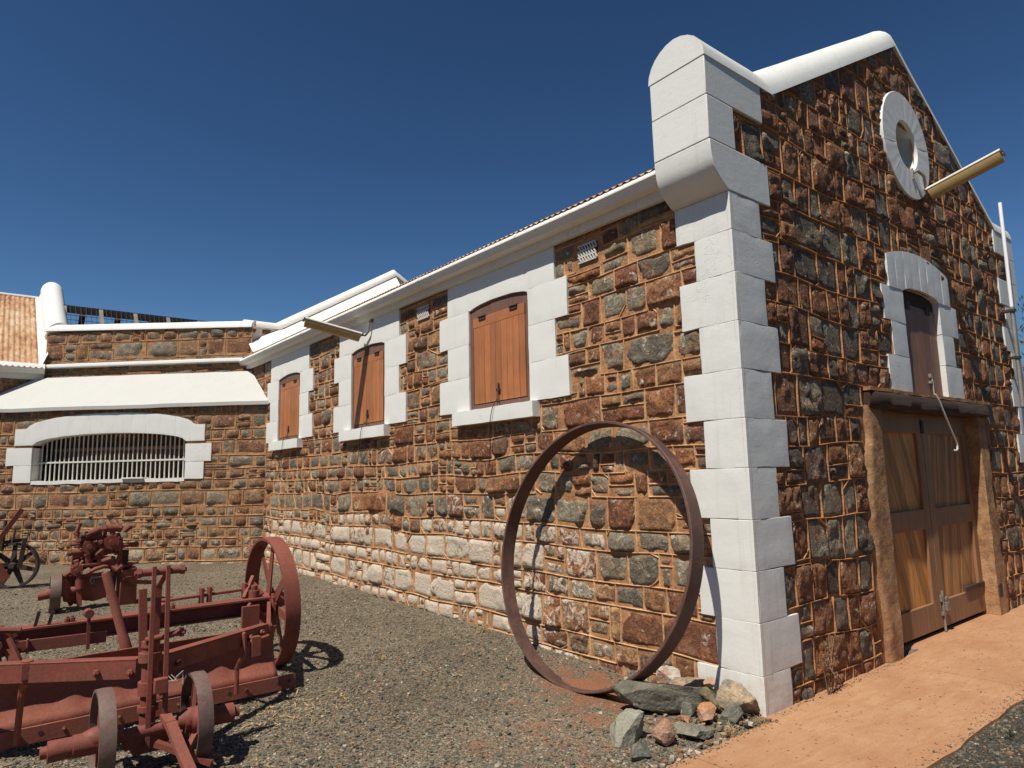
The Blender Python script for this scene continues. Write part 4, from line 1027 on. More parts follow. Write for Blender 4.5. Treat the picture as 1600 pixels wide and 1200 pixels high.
er = .55*g2(pts[:, 0], pts[:, 1], -.75, 1.05, .7, .8)+.55*g2(pts[:, 0], pts[:, 1], -.35, 1.2, .35, 1.3)+.42*g2(pts[:, 0], pts[:, 1], -1.7, .75, .7, .5)
ok &= rs.uniform(0, 1, len(pts)) > er*1.3
pts = pts[ok]; n = len(pts)
base = np.array([(-1, -1, -1), (1, -1, -1), (1, 1, -1), (-1, 1, -1), (-1, -1, 1), (1, -1, 1), (1, 1, 1), (-1, 1, 1)], float)*.62
fq = np.array([(3, 2, 1, 0), (4, 5, 6, 7), (0, 1, 5, 4), (1, 2, 6, 5), (2, 3, 7, 6), (3, 0, 4, 7)])
size = np.exp(rs.normal(math.log(.0062), .38, n)); size = np.clip(size, .003, .017)
Vp = np.repeat(base[None], n, 0)*(1+rs.uniform(-.38, .38, (n, 8, 3)))
Vp *= (size[:, None]*np.stack([rs.uniform(.8, 1.5, n), rs.uniform(.7, 1.2, n), rs.uniform(.45, .85, n)], 1))[:, None, :]
an = rs.uniform(0, 6.28, n); ca, sa = np.cos(an), np.sin(an); tl = rs.normal(0, .35, n); ct, st = np.cos(tl), np.sin(tl)
xx, yy, zz = Vp[..., 0], Vp[..., 1]*ct[:, None]-Vp[..., 2]*st[:, None], Vp[..., 1]*st[:, None]+Vp[..., 2]*ct[:, None]
Vp = np.stack([xx*ca[:, None]-yy*sa[:, None], xx*sa[:, None]+yy*ca[:, None], zz], -1)
onp = (pts[:, 1] < -.05) & (pts[:, 1] > -.965) | (pts[:, 0] > 0) & (pts[:, 1] > -.965)
Vp[onp] *= .6
Vp += np.stack([pts[:, 0], pts[:, 1], np.where(onp, .0155, ground_z(pts[:, 0], pts[:, 1])+size*.25)], 1)[:, None, :]
colr = np.repeat(np.stack([rs.uniform(0, 1, n)]*3, 1)[:, None, :], 8, 1)
pb = np_mesh('gravel_stones', Vp.reshape(-1, 3), (fq[None]+8*np.arange(n)[:, None, None]).reshape(-1, 4), ['pebble'], None, None, None, {'stone': colr.reshape(-1, 3)}, smooth=False)
tag(pb, 'loose grey and tan gravel scattered over the yard', None, None, 'stuff')

# ================================================================== IRON HOOP
hc = Vector((-.31, 1.26, 1.015)); e2 = Vector((.42, 0, 1.96)).normalized()
hoop = empty('iron_hoop', (-.52, 1.26, .02), 'tall rusty iron hoop leaning against the stone wall beside the white quoins', 'hoop')
mb = MB(); mb.ring(hc, (0, 1, 0), e2, [(1.030, -.064), (1.032, 0), (1.030, .064), (1.024, .068), (1.008, .066), (1.008, -.066), (1.024, -.068)], 128)
for k in range(6):
    t = k*math.pi/3+.2; p = hc+Vector((0, 1, 0))*math.cos(t)*1.011+e2*math.sin(t)*1.011
    q = hc+Vector((0, 1, 0))*math.cos(t)*1.006+e2*math.sin(t)*1.006; mb.cyl(p, q, .009, 8)
mb.build('rim', 'rust', hoop, bevel=.0)

# ================================================================== LOOSE ROCKS
def rock(center, dims, rot, seed, ca, cb, label, planes=13, flat=.0, sub=5, rough=.07):
    rg = random.Random(seed); bm = bmesh.new(); bmesh.ops.create_icosphere(bm, subdivisions=sub, radius=1)
    pl = []
    for _ in range(planes):
        v = Vector((rg.gauss(0, 1), rg.gauss(0, 1), rg.gauss(0, 1))).normalized(); pl.append((v, rg.uniform(.42, .78)))
    if flat: pl.append((Vector((rg.uniform(-.15, .15), rg.uniform(-.15, .15), 1)).normalized(), flat))
    co = np.array([v.co[:] for v in bm.verts])
    for _ in range(2):
        for v, dd in pl:
            v = np.array(v); s_ = co@v-dd; co = co-np.clip(s_, 0, None)[:, None]*v
    nz = fbm(co[:, 0]*2.2, co[:, 1]*2.2, co[:, 2]*2.2, seed, 4)+.6*np.abs(fbm(co[:, 0]*5, co[:, 1]*5, co[:, 2]*5, seed+3, 3))
    co = co*(1+rough*nz)[:, None]
    mt = Matrix.Rotation(rot[2], 3, 'Z') @ Matrix.Rotation(rot[1], 3, 'Y') @ Matrix.Rotation(rot[0], 3, 'X')
    co = (co*np.array(dims)/2/.8)@np.array(mt).T
    for v, p in zip(bm.verts, co): v.co = p
    me = bpy.data.meshes.new('rock'); bm.to_mesh(me); bm.free(); me.materials.append(M['rock'])
    for nm, c in (('ca', ca), ('cb', cb)):
        at = me.color_attributes.new(nm, 'FLOAT_COLOR', 'POINT'); at.data.foreach_set('color', np.tile(np.array([*c, 1], np.float32), len(me.vertices)))
    me.polygons.foreach_set('use_smooth', [True]*len(me.polygons)); me.set_sharp_from_angle(angle=R(28))
    o = bpy.data.objects.new('rock', me); COL.objects.link(o); o.location = center
    return tag(o, label, 'rock', 'loose rocks by the corner')
GRY, GRN, TAN, PNK, OCH, DRK, WHT = (.19, .175, .128), (.27, .25, .18), (.42, .28, .17), (.46, .27, .18), (.42, .2, .085), (.12, .115, .09), (.5, .44, .36)
rock((-.40, .54, .125), (.50, .31, .19), (R(-16), R(7), R(-38)), 1, GRY, (.14, .125, .09), 'big flat grey green slab of rock beside the foot of the iron hoop', 7, .5, 5)
rock((-.10, .70, .13), (.2, .12, .13), (0, .2, R(-30)), 2, WHT, PNK, 'small pale rock behind the big grey slab, against the wall')
rock((-.13, .46, .11), (.27, .17, .17), (.2, .1, R(-42)), 3, TAN, GRY, 'tan and grey rock between the big slab and the white quoin')
rock((-.17, .30, .19), (.12, .08, .08), (0, .2, .3), 4, PNK, TAN, 'small pinkish rock on top of the rock pile')
rock((-.10, .13, .11), (.34, .15, .22), (.25, R(22), R(-52)), 5, (.46, .33, .2), GRY, 'long pale buff rock leaning on the foot of the white quoin')
rock((-.34, .20, .07), (.16, .13, .13), (.1, 0, .4), 6, OCH, PNK, 'orange ochre lump at the front of the rock pile')
rock((-.26, .08, .065), (.17, .12, .13), (0, .2, -.5), 7, DRK, GRY, 'small dark grey rock touching the pavement beside the ochre lump')
rock((-.60, .12, .04), (.22, .15, .10), (.1, .1, R(-30)), 8, GRY, GRN, 'low grey rock at the pavement edge, one pink corner')
rock((-.92, .36, .07), (.28, .20, .165), (.3, -.15, R(-10)), 9, GRN, (.3, .28, .21), 'pale green boulder at the bottom of the picture, left of the pink rock', 10)
rock((-.82, .19, .06), (.15, .12, .15), (.1, .3, .8), 10, PNK, (.3, .14, .08), 'pink rock pressed against the pale green boulder')
rock((-1.06, .16, .03), (.18, .13, .10), (0, .1, .2), 11, (.15, .15, .12), GRY, 'grey rock in front of the pale green boulder, at the picture edge')
rock((-.17, .30, .08), (.28, .24, .15), (.1, -.1, .3), 12, (.2, .16, .08), (.13, .1, .06), 'flat olive brown rock in the middle of the rock pile')
rock((-.36, .34, .055), (.12, .09, .09), (.1, -.1, .3), 13, GRY, DRK, 'small dark rock behind the ochre lump')
rock((-.46, .30, .03), (.09, .06, .06), (.1, -.1, 1.3), 14, PNK, OCH, 'smallest orange chip lying on the gravel below the big slab')
rg = random.Random(77); VV, FF, CC = [], [], []
for k in range(330):
    if k % 3: x, y = rg.gauss(-.28, .22), rg.gauss(.22, .17)
    elif k % 2: x, y = rg.uniform(-1.3, -.05), rg.gauss(-.02, .03)
    else: x, y = rg.uniform(-.2, -.02), rg.uniform(.4, 1.2)
    if x > -.03 or y < -.06: continue
    z = .004+rg.random()*.03*max(0, 1-abs(x+.28)/.4); s_ = rg.uniform(.008, .026); q = rg.uniform(0, 6.28); b0 = len(VV)
    for a in base:
        v = Vector(a)*s_*rg.uniform(.6, 1.25); v.z *= .7; VV.append((x+v.x*math.cos(q)-v.y*math.sin(q), y+v.x*math.sin(q)+v.y*math.cos(q), z+s_*.3+v.z))
    t = rg.choice((.6, .75, .92, .97, .85)); CC += [(t, t, t)]*8
    FF += [[i+b0 for i in f] for f in fq]
ch = np_mesh('rubble_chips', VV, FF, ['pebble'], None, None, None, {'stone': CC}, smooth=False); tag(ch, 'small tan rubble chips between the loose rocks by the corner', None, None, 'stuff')
mb = MB(); mb.tube([(-.40, .36, .03), (-.33, .40, .055), (-.27, .44, .07)], [.014, .016, .012], 8); tw = mb.build('stick', 'bark', None, base=(-.33, .4, .05)); tag(tw, 'short brown stick lying beside the big grey slab', 'stick')

# ================================================================== TUBE LIGHTS ON THE WALLS
def tube_light(name, p0, p1, wall_pts, label):
    p0, p1 = Vector(p0), Vector(p1); t = empty('tube_light', wall_pts[0], label, 'light fixture', 'tube lights on the walls')
    d = (p1-p0).normalized(); sd = d.cross(Vector((0, 0, 1))).normalized(); up = sd.cross(d)
    def sec(p, prof): return [p+sd*a+up*b for a, b in prof]
    top = [(-.072, 0), (-.075, .012), (-.05, .035), (.05, .035), (.075, .012), (.072, 0)]
    mb = MB(); a, b = sec(p0, top), sec(p1, top); mb.grid([a+[a[0]], b+[b[0]]]); mb.add(a, [tuple(range(6))]); mb.add(b, [tuple(range(6))]); mb.build('housing', 'housing', t, bevel=.003)
    low = [(-.068, -.004), (.068, -.004), (.062, -.05), (.04, -.088), (-.04, -.088), (-.062, -.05)]
    q0, q1 = p0+d*.012, p1-d*.012
    mb = MB(); a, b = sec(q0, low), sec(q1, low); mb.grid([a+[a[0]], b+[b[0]]]); mb.add(a, [tuple(range(6))]); mb.add(b, [tuple(range(6))]); mb.build('diffuser', 'diffuser', t, bevel=.006)
    for p, s_ in ((p1, 1), (p0, -1)):
        c = p+d*.006*s_
        for k in (-.055, .055):
            mb = MB(); mb.bar(c+sd*k+up*-.015, c+sd*k+up*.02, .02, .02, d); mb.build('end_clip', 'dark_iron', t)
    mb = MB(); mb.tube([Vector(q) for q in wall_pts]+[p0+up*.01], .016, 10); mb.bar(Vector(wall_pts[0])-Vector((0, 0, .06)), Vector(wall_pts[0])+Vector((0, 0, .06)), .06, .02, (1, 0, 0)); mb.build('bracket', 'iron_trim', t)
    return t
tube_light('tube_light', (-.09, 5.80, 3.585), (-.83, 5.96, 3.745), [(0, 5.62, 3.80), (-.05, 5.62, 3.74), (-.04, 5.66, 3.62), (-.05, 5.74, 3.58)], 'tube light with yellowed cover sticking out over the middle shuttered window')
tube_light('tube_light', (3.66, -.06, 4.51), (3.70, -.735, 4.69), [(3.40, -.0, 4.66), (3.46, -.05, 4.70), (3.56, -.07, 4.66), (3.61, -.06, 4.56)], 'tube light with yellowed cover sticking out from the gable below the round oculus')

# pole, hook and cables
pl = empty('white_pole', (6.02, -.09, 2.6), 'thin white upright pole clamped to the right end of the gable', 'pole')
mb = MB(); mb.tube([(5.93, -.09, 3.55), (6.0, -.09, 4.95)], .021, 10); mb.build('upper_pole', 'pole', pl)
mb = MB(); mb.tube([(5.86, -.09, 2.3), (5.932, -.09, 3.56)], .024, 10); mb.build('lower_pipe', 'iron_trim', pl)
for q in ((5.86, 5.93, -.125, .0, 2.9, 2.93), (5.89, 5.97, -.125, .0, 3.5, 3.53)):
    mb = MB(); mb.box(*q); mb.build('clamp', 'dark_iron', pl)
mb = MB(); mb.tube([(3.17, -.085, 2.30), (3.2, -.1, 2.24), (3.34, -.11, 2.02), (3.48, -.115, 1.84), (3.50, -.115, 1.80), (3.49, -.115, 1.765), (3.46, -.115, 1.75), (3.42, -.115, 1.755)], .009, 8)
hk = mb.build('stay_hook', 'pvc', None, base=(3.2, -.1, 2.2)); tag(hk, 'pale metal stay hook hanging in front of the barn door', 'hook')
def cable(pts, label):
    # smooth catmull-rom through the points
    P = [Vector(p) for p in pts]; P = [P[0]*2-P[1]]+P+[P[-1]*2-P[-2]]; out = []
    for i in range(1, len(P)-2):
        for k in range(8):
            t = k/8; a, b, c, d = P[i-1], P[i], P[i+1], P[i+2]
            out.append(.5*((2*b)+(c-a)*t+(2*a-5*b+4*c-d)*t*t+(3*b-a-3*c+d)*t**3))
    out.append(P[-2]); mb = MB(); mb.tube(out, .0042, 6); o = mb.build('dangling_cable', 'cable', None, base=pts[0]); tag(o, label, 'cable', 'cables dangling from the shutters')
for (c, dz), dy, ln, lab in zip(WIN, (.16, .27, .42), (.62, .52, .6), ('black cable dangling from the latch of the nearest orange shutter', 'black cable dangling from the latch of the middle orange shutter', 'black cable dangling from the latch of the farthest orange shutter')):
    cable([(-.01, c, 2.36), (-.05, c-.05, 2.38), (-.085, c-.02, 2.30), (-.085, c+.03, 2.14), (-.05, c+dy*.5, 2.36-ln*.7), (-.03, c+dy*.8, 2.36-ln), (-.03, c+dy*.9, 2.36-ln-.06)], lab)

# ================================================================== OLD MACHINERY PAINTED WITH RED OXIDE
def wheel(parent, c, axis, Rr, wd, mat_rim, n_sp=8, sp_w=.05, hub_r=.06, hub_l=.14, rim_t=.014, mat_sp='red', flange=0.0, flat=True, n=72):
    """rim mesh with spokes and hub as its sub-parts"""
    c, ax = Vector(c), Vector(axis).normalized(); e1 = ax.cross(Vector((0, 0, 1))).normalized(); e2 = ax.cross(e1)
    # e1 x e2 = axis direction
    mb = MB(); h = wd/2
    mb.ring(c, e1, e2, [(Rr, -h), (Rr+.003, 0), (Rr, h), (Rr-rim_t, h), (Rr-rim_t-flange, .006), (Rr-rim_t-flange, -.006), (Rr-rim_t, -h)], n)
    rim = mb.build('wheel', mat_rim, parent)
    mb = MB(); a0 = .2
    for k in range(n_sp):
        t = a0+2*math.pi*k/n_sp; dv = e1*math.cos(t)+e2*math.sin(t); tv = e2*math.cos(t)-e1*math.sin(t); s_ = (1 if k % 2 else -1)*h*.4
        p, q = c+dv*hub_r*.8+ax*s_, c+dv*(Rr-rim_t)+ax*s_*.3
        if flat: mb.box8([p-tv*sp_w*.7-ax*.006, p+tv*sp_w*.7-ax*.006, p+tv*sp_w*.7+ax*.006, p-tv*sp_w*.7+ax*.006, q-tv*sp_w*.45-ax*.005, q+tv*sp_w*.45-ax*.005, q+tv*sp_w*.45+ax*.005, q-tv*sp_w*.45+ax*.005])
        else: mb.tube([p, q], sp_w/2, 8)
    mb.build('spokes', mat_sp, rim, smooth=0 if flat else 40)
    mb = MB(); mb.tube([c-ax*hub_l*.5, c-ax*hub_l*.42, c-ax*hub_l*.2, c+ax*hub_l*.2, c+ax*hub_l*.42, c+ax*hub_l*.5], [hub_r*.6, hub_r*.75, hub_r, hub_r, hub_r*.75, hub_r*.6], 16); mb.build('hub', mat_sp, rim)
    return rim
def bolt(mb, p, d, r=.016, h=.016):
    p, d = Vector(p), Vector(d).normalized(); mb.tube([p, p+d*h], r, 6); mb.tube([p+d*h, p+d*(h+.012)], r*.5, 6)

gr = empty('road_grader', (-3.2, 2.6, .03), 'red painted antique horse drawn road grader filling the left foreground', 'grader')
PYR = (0, -1, 0)
# rear axle beam with its flange
mb = MB()
mb.box(-4.6, -2.1, 3.27, 3.40, .622, .640); mb.box(-4.6, -2.1, 3.33, 3.352, .52, .622); mb.box(-4.6, -2.1, 3.29, 3.40, .505, .52)
for x in (-3.55, -3.52, -3.0, -2.86): bolt(mb, (x, 3.31, .64), (0, 0, 1), .02, .03)
mb.build('axle_beam', 'red', gr, bevel=.003)
mb = MB(); mb.bar((-2.95, 3.42, .69), (-2.28, 3.46, .70), .05, .02); mb.build('link_rod', 'red', gr, bevel=.003)
for x in (-2.62, -2.56, -2.28):
    mb = MB(); mb.box(x-.012, x+.012, 3.39, 3.47, .62, .76); bolt(mb, (x, 3.43, .73), (1, 0, 0), .016, .02); mb.build('lug', 'red', gr, bevel=.003)
mb = MB(); mb.tube([(-2.93, 3.33, .66), (-2.93, 3.25, .66)], .035, 12); mb.box(-2.96, -2.9, 3.26, 3.40, .62, .68); mb.build('pivot_boss', 'red', gr, bevel=.003)
wheel(gr, (-2.04, 3.47, .575), (1, .0, .03), .545, .125, 'red', 8, .066, .075, .3, .022)
wheel(gr, (-4.62, 3.47, .575), (1, .0, -.03), .545, .125, 'red', 8, .066, .075, .3, .022)
# bearing clutter by the right wheel
mb = MB(); mb.box(-2.36, -2.22, 3.2, 3.23, .33, .60); mb.build('bearing_plate', 'red', gr, bevel=.003)
mb = MB(); mb.bar((-2.1, 3.24, .67), (-2.1, 3.22, .38), .05, .022, (1, 0, 0)); bolt(mb, (-2.1, 3.22, .64), PYR); bolt(mb, (-2.1, 3.21, .42), PYR); mb.build('hanger', 'red', gr, bevel=.003)
mb = MB(); mb.tube([(-2.26, 3.47, .575), (-1.93, 3.47, .575)], .032, 12); mb.tube([(-2.22, 3.36, .70), (-2.22, 3.36, .55)], .045, 12); mb.tube([(-2.22, 3.36, .74), (-2.22, 3.36, .70)], .028, 8); mb.bar((-2.3, 3.25, .6), (-2.1, 3.33, .42), .03, .05); mb.bar((-2.3, 3.36, .64), (-2.2, 3.45, .8), .03, .04); mb.build('bearing', 'red', gr, bevel=.003)
# the two arms of the front frame
def plate(name, p0, p1, z0, z1, t, bolts=(), mat='red'):
    p0, p1 = Vector((*p0, 0)), Vector((*p1, 0)); d = (p1-p0).normalized(); nrm = Vector((d.y, -d.x, 0)); L = (p1-p0).length
    if nrm.y > 0: nrm = -nrm
    zz = lambda a: (z0[0]+(z0[1]-z0[0])*a, z1[0]+(z1[1]-z1[0])*a)
    mb = MB(); P = []
    a0, b0 = zz(0); a1, b1 = zz(1)
    for (x0, x1) in ((0, t),):
        q = [p0+Vector((0, 0, a0)), p1+Vector((0, 0, a1)), p1+Vector((0, 0, a1))+nrm*-t, p0+Vector((0, 0, a0))+nrm*-t]
        r = [p0+Vector((0, 0, b0)), p1+Vector((0, 0, b1)), p1+Vector((0, 0, b1))+nrm*-t, p0+Vector((0, 0, b0))+nrm*-t]
        mb.box8(q+r)
    # top flange of the angle iron turned inwards
    mb.box8([p0+Vector((0, 0, b0-.012)), p1+Vector((0, 0, b1-.012)), p1+Vector((0, 0, b1-.012))-nrm*.07, p0+Vector((0, 0, b0-.012))-nrm*.07, p0+Vector((0, 0, b0+.001)), p1+Vector((0, 0, b1+.001)), p1+Vector((0, 0, b1+.001))-nrm*.07, p0+Vector((0, 0, b0+.001))-nrm*.07])
    for a, zf in bolts:
        p = p0+(p1-p0)*a; za, zb = zz(a); bolt(mb, p+Vector((0, 0, za+(zb-za)*zf))+nrm*.001, nrm, .02, .022)
    return mb.build(name, mat, gr, bevel=.003)
plate('frame_arm', (-3.20, 1.93), (-2.36, 2.55), (.495, .462), (.605, .568), .016, ((.12, .35), (.78, .5), (.9, .6)))
plate('frame_arm', (-3.33, 1.95), (-4.45, 2.66), (.49, .51), (.602, .615), .016, ((.02, .35), (.16, .4), (.58, .5), (.63, .5)))
mb = MB(); mb.bar((-2.37, 2.54, .52), (-2.12, 3.28, .56), .03, .09); mb.build('rear_link', 'red', gr, bevel=.003)
# blade: a curved, dented mouldboard with its cutting bar
prof = [(2.607, .165), (2.64, .20), (2.685, .26), (2.715, .33), (2.722, .40), (2.70, .47), (2.66, .52), (2.645, .53)]
mb = MB(); P = []
for y, z in prof:
    row = []
    for i in range(71):
        x = -4.35+2.08*i/70; dent = .016*math.sin((x+3.5)*27)*math.exp(-((x+3.42)/.22)**2)+.018*math.sin((x+2.6)*22)*math.exp(-((x+2.62)/.12)**2)+.006*float(vn(x*3, z*6))
        row.append((x, y+dent*(1 if .2 < z < .5 else .3), z))
    P.append(row)
mb.grid(P); bl = mb.build('blade', 'red_dust', gr, smooth=60)
so_ = bl.modifiers.new('thickness', 'SOLIDIFY'); so_.thickness = .008
mb = MB(); mb.box(-4.4, -2.14, 2.585, 2.605, .07, .168)
for x in (-3.95, -3.6, -3.3, -2.95, -2.5): bolt(mb, (x, 2.585, .12), PYR, .013, .006)
cb = mb.build('cutting_edge', 'red_dust', gr, bevel=.002)
for x in (-2.27, -2.19, -2.62, -3.72):
    mb = MB(); mb.tube([(x, 2.583, .125), (x, 2.5845, .125)], .013, 12); mb.build('bolt_hole', 'void', cb)
# clamps that carry the blade
mb = MB(); mb.tube([(-2.60, 2.44, .575), (-2.60, 2.36, .56), (-2.595, 2.35, .42), (-2.59, 2.46, .36), (-2.585, 2.54, .3), (-2.58, 2.56, .12)], .016, 8); mb.box(-2.545, -2.485, 2.35, 2.40, .40, .53); mb.tube([(-2.63, 2.37, .48), (-2.42, 2.38, .52)], .012, 8); mb.build('blade_clamp', 'red_dust', gr)
mb = MB(); mb.tube([(-3.83, 2.3, .62), (-3.83, 2.32, .5), (-3.835, 2.48, .42), (-3.84, 2.54, .1)], [.03, .028, .018, .018], 8); mb.box(-3.855, -3.80, 2.26, 2.33, .52, .61); mb.build('blade_clamp', 'red_dust', gr)
mb = MB(); mb.bar((-3.06, 2.56, .48), (-3.05, 2.6, .2), .04, .012, PYR); mb.build('blade_stay', 'red', gr)
# king post, steering straps and levers
mb = MB(); mb.tube([(-3.275, 1.86, .14), (-3.275, 1.86, .70)], .042, 16)
for z, r, h in ((.60, .062, .05), (.42, .058, .07), (.33, .055, .03), (.14, .07, .05), (.68, .05, .03)): mb.tube([(-3.275, 1.86, z), (-3.275, 1.86, z+h)], r, 16)
mb.box(-3.35, -3.2, 1.80, 1.92, .12, .16); mb.build('king_post', 'red', gr)
for x0, x1, zb in ((-3.29, -3.285, .16), (-3.205, -3.212, .24)):
    mb = MB(); mb.box8([(x0-.014, 1.745, zb), (x0+.014, 1.745, zb), (x0+.014, 1.758, zb), (x0-.014, 1.758, zb), (x1-.012, 1.80, 1.135), (x1+.012, 1.80, 1.135), (x1+.012, 1.813, 1.135), (x1-.012, 1.813, 1.135)]); mb.build('steering_strap', 'red', gr, bevel=.003)
mb = MB(); mb.tube([(-3.35, 1.83, 1.10), (-3.14, 1.83, 1.10)], .022, 10); bolt(mb, (-3.14, 1.83, 1.10), (1, 0, 0), .03, .02); bolt(mb, (-3.35, 1.83, 1.10), (-1, 0, 0), .03, .02); mb.build('cross_pin', 'red', gr)
mb = MB(); mb.tube([(-3.31, 1.83, .72), (-3.13, 1.83, .74)], .018, 10); bolt(mb, (-3.13, 1.83, .74), (1, 0, 0), .028, .02); mb.build('cross_pin', 'red', gr)
mb = MB(); mb.bar((-3.305, 1.90, .62), (-3.32, 1.92, 1.0), .045, .014, PYR); mb.build('guide_plate', 'red', gr, bevel=.003)
mb = MB(); mb.bar((-3.255, 1.88, .62), (-3.25, 1.88, 1.02), .05, .012, PYR); mb.bar((-3.25, 1.88, 1.0), (-3.2, 1.86, 1.1), .03, .012, PYR); mb.build('guide_plate', 'red', gr, bevel=.003)
mb = MB(); mb.box(-3.27, -3.2, 1.73, 1.775, .44, .52); mb.build('strap_block', 'red', gr, bevel=.004)
# front axle, hubs, wheels
A0, A1 = Vector((-3.78, 1.79, .245)), Vector((-2.80, 1.77, .245)); AX = (A1-A0).normalized()
mb = MB(); mb.tube([A0+AX*.16, A1-AX*.16], .035, 12); mb.box(-3.4, -3.12, 1.76, 1.86, .17, .23); mb.build('front_axle', 'red', gr)
for p, s_ in ((A0, 1), (A1, -1)):
    mb = MB(); mb.tube([p, p+AX*.03*s_, p+AX*.032*s_, p+AX*.14*s_, p+AX*.142*s_, p+AX*.30*s_], [.03, .03, .054, .052, .058, .06], 18); mb.build('hub_cap', 'red', gr)
cl_ = A0+AX*.275; cr_ = A1-AX*.235
wheel(gr, (cl_.x, cl_.y, .262), AX, .245, .078, 'tread', 6, .06, .06, .2, .016, 'red')
wheel(gr, (cr_.x, cr_.y, .262), AX, .245, .078, 'tread', 6, .06, .06, .2, .016, 'red')
mb = MB(); mb.tube([(-3.06, 1.75, .25), (-2.98, 1.73, .25)], .08, 18); mb.build('axle_boss', 'red', gr)
mb = MB(); pts_ = [(-3.205, 1.76, .31), (-3.195, 1.66, .29), (-3.18, 1.5, .21), (-3.16, 1.3, .12), (-3.14, 1.05, .06), (-3.12, .75, .045)]
for a, b in zip(pts_[:-1], pts_[1:]): mb.bar(a, b, .055, .03)
mb.build('tongue', 'red_dust', gr, smooth=0)
mb = MB(); mb.bar((-3.25, 1.74, .18), (-3.0, 1.55, .07), .04, .03); mb.bar((-3.12, 1.62, .13), (-3.05, 1.7, .2), .03, .03); mb.build('swivel_plate', 'red', gr)
# long pipe lever and the plate lying across the frame
mb = MB(); mb.tube([(-3.372, 3.0, 1.0), (-3.365, 3.0, .985), (-3.245, 3.0, .56), (-3.24, 3.0, .54), (-3.205, 3.0, .43)], [.024, .029, .029, .036, .036], 14); mb.tube([(-3.205, 3.0, .43), (-3.19, 2.9, .34), (-3.18, 2.72, .32)], .02, 8); mb.build('lever', 'red_dust', gr)
mb = MB(); mb.bar((-3.86, 2.98, .575), (-3.345, 2.98, .563), .014, .075); mb.box(-3.8, -3.79, 2.95, 2.99, .53, .62); mb.build('cross_plate', 'red_dust', gr, bevel=.002)
mb = MB(); mb.bar((-3.458, 2.96, .76), (-3.455, 2.96, .50), .02, .016, PYR); mb.tube([(-3.46, 3.02, .735), (-3.46, 2.93, .735)], .03, 10); mb.build('drop_link', 'red', gr)
mb = MB(); mb.bar((-3.74, 3.3, .64), (-3.72, 3.3, .74), .02, .02); mb.bar((-3.66, 3.3, .64), (-3.64, 3.3, .73), .02, .02); mb.build('quadrant_stop', 'dark_iron', gr)
# lift gear at the left edge
mb = MB(); c = Vector((-3.96, 2.95, .62)); nt_ = 14
for k in range(nt_):
    t = 2*math.pi*k/nt_; dv = Vector((math.cos(t), 0, math.sin(t))); mb.bar(c+dv*.085+Vector((0, -.02, 0)), c+dv*.115+Vector((0, -.02, 0)), .022, .04, (0, 1, 0))
mb.tube([c+Vector((0, .0, 0)), c+Vector((0, -.04, 0))], .09, 24); mb.tube([c+Vector((0, .1, 0)), c+Vector((0, -.1, 0))], .03, 10); mb.build('lift_gear', 'red', gr)
mb = MB(); mb.bar((-3.9, 2.9, .58), (-3.82, 2.75, .36), .03, .03); mb.tube([(-4.0, 2.9, .72), (-3.84, 2.86, .70)], .02, 8); mb.tube([(-3.9, 2.86, .66), (-3.83, 2.8, .5), (-3.86, 2.8, .4)], .018, 8); mb.build('lift_link', 'red', gr)
mb = MB()
for k in range(3):
    mb.tube([(-3.11+.02*k, 2.28, .40), (-3.09+.03*k, 2.25, .37-.008*k), (-3.05, 2.24, .37+.01*k), (-3.0, 2.28, .41)], .0025, 5)
mb.tube([(-3.0, 2.28, .41), (-3.0, 2.27, .32)], .0025, 5)
mb.build('string_tie', 'string', gr)

# second machine: a small red potato-lifter like frame near the wing wall
m2 = empty('old_implement', (-2.9, 7.45, .13), 'small red cluttered farm implement standing on the gravel before the stone wing', 'implement')
gy = .12
wheel(m2, (-3.30, 7.35, gy+.225), (1, -.05, 0), .225, .11, 'tread', 6, .06, .06, .2, .02, 'red', n=48)
mb = MB(); mb.tube([(-3.47, 7.36, gy+.2), (-3.3, 7.35, gy+.22), (-3.02, 7.33, gy+.24)], .05, 12); mb.build('axle', 'red', m2)
mb = MB(); c = Vector((-3.12, 7.42, gy+.26)); ax = Vector((.75, -.6, .15)).normalized(); e1 = ax.cross(Vector((0, 0, 1))).normalized(); e2 = ax.cross(e1)
rows = []
for r, h in ((.01, .05), (.08, .045), (.16, .02), (.21, 0)):
    rows.append([c+(e1*math.cos(t)+e2*math.sin(t))*r*(1+(.08*math.cos(10*t) if r > .2 else 0))+ax*h for t in [2*math.pi*i/40 for i in range(41)]])
mb.grid(rows); d_ = mb.build('disc', 'red', m2, smooth=60); d_.modifiers.new('thickness', 'SOLIDIFY').thickness = .008
mb = MB(); P = []
for i in range(15):
    u = -3.06+.30*i/14; P.append([(u, 7.35+.02*math.sin(i*.5), gy+.08+.03*abs(i-7)/7), (u, 7.37, gy+.2), (u, 7.36, gy+.36)])
mb.grid(P); q_ = mb.build('share_plate', 'red_dust', m2, smooth=60); q_.modifiers.new('thickness', 'SOLIDIFY').thickness = .01
mb = MB(); mb.bar((-3.08, 7.3, gy+.40), (-3.05, 7.28, gy+.05), .05, .05, PYR); mb.tube([(-3.065, 7.29, gy+.36), (-3.06, 7.28, gy+.25)], .045, 10); mb.build('tine', 'red', m2)
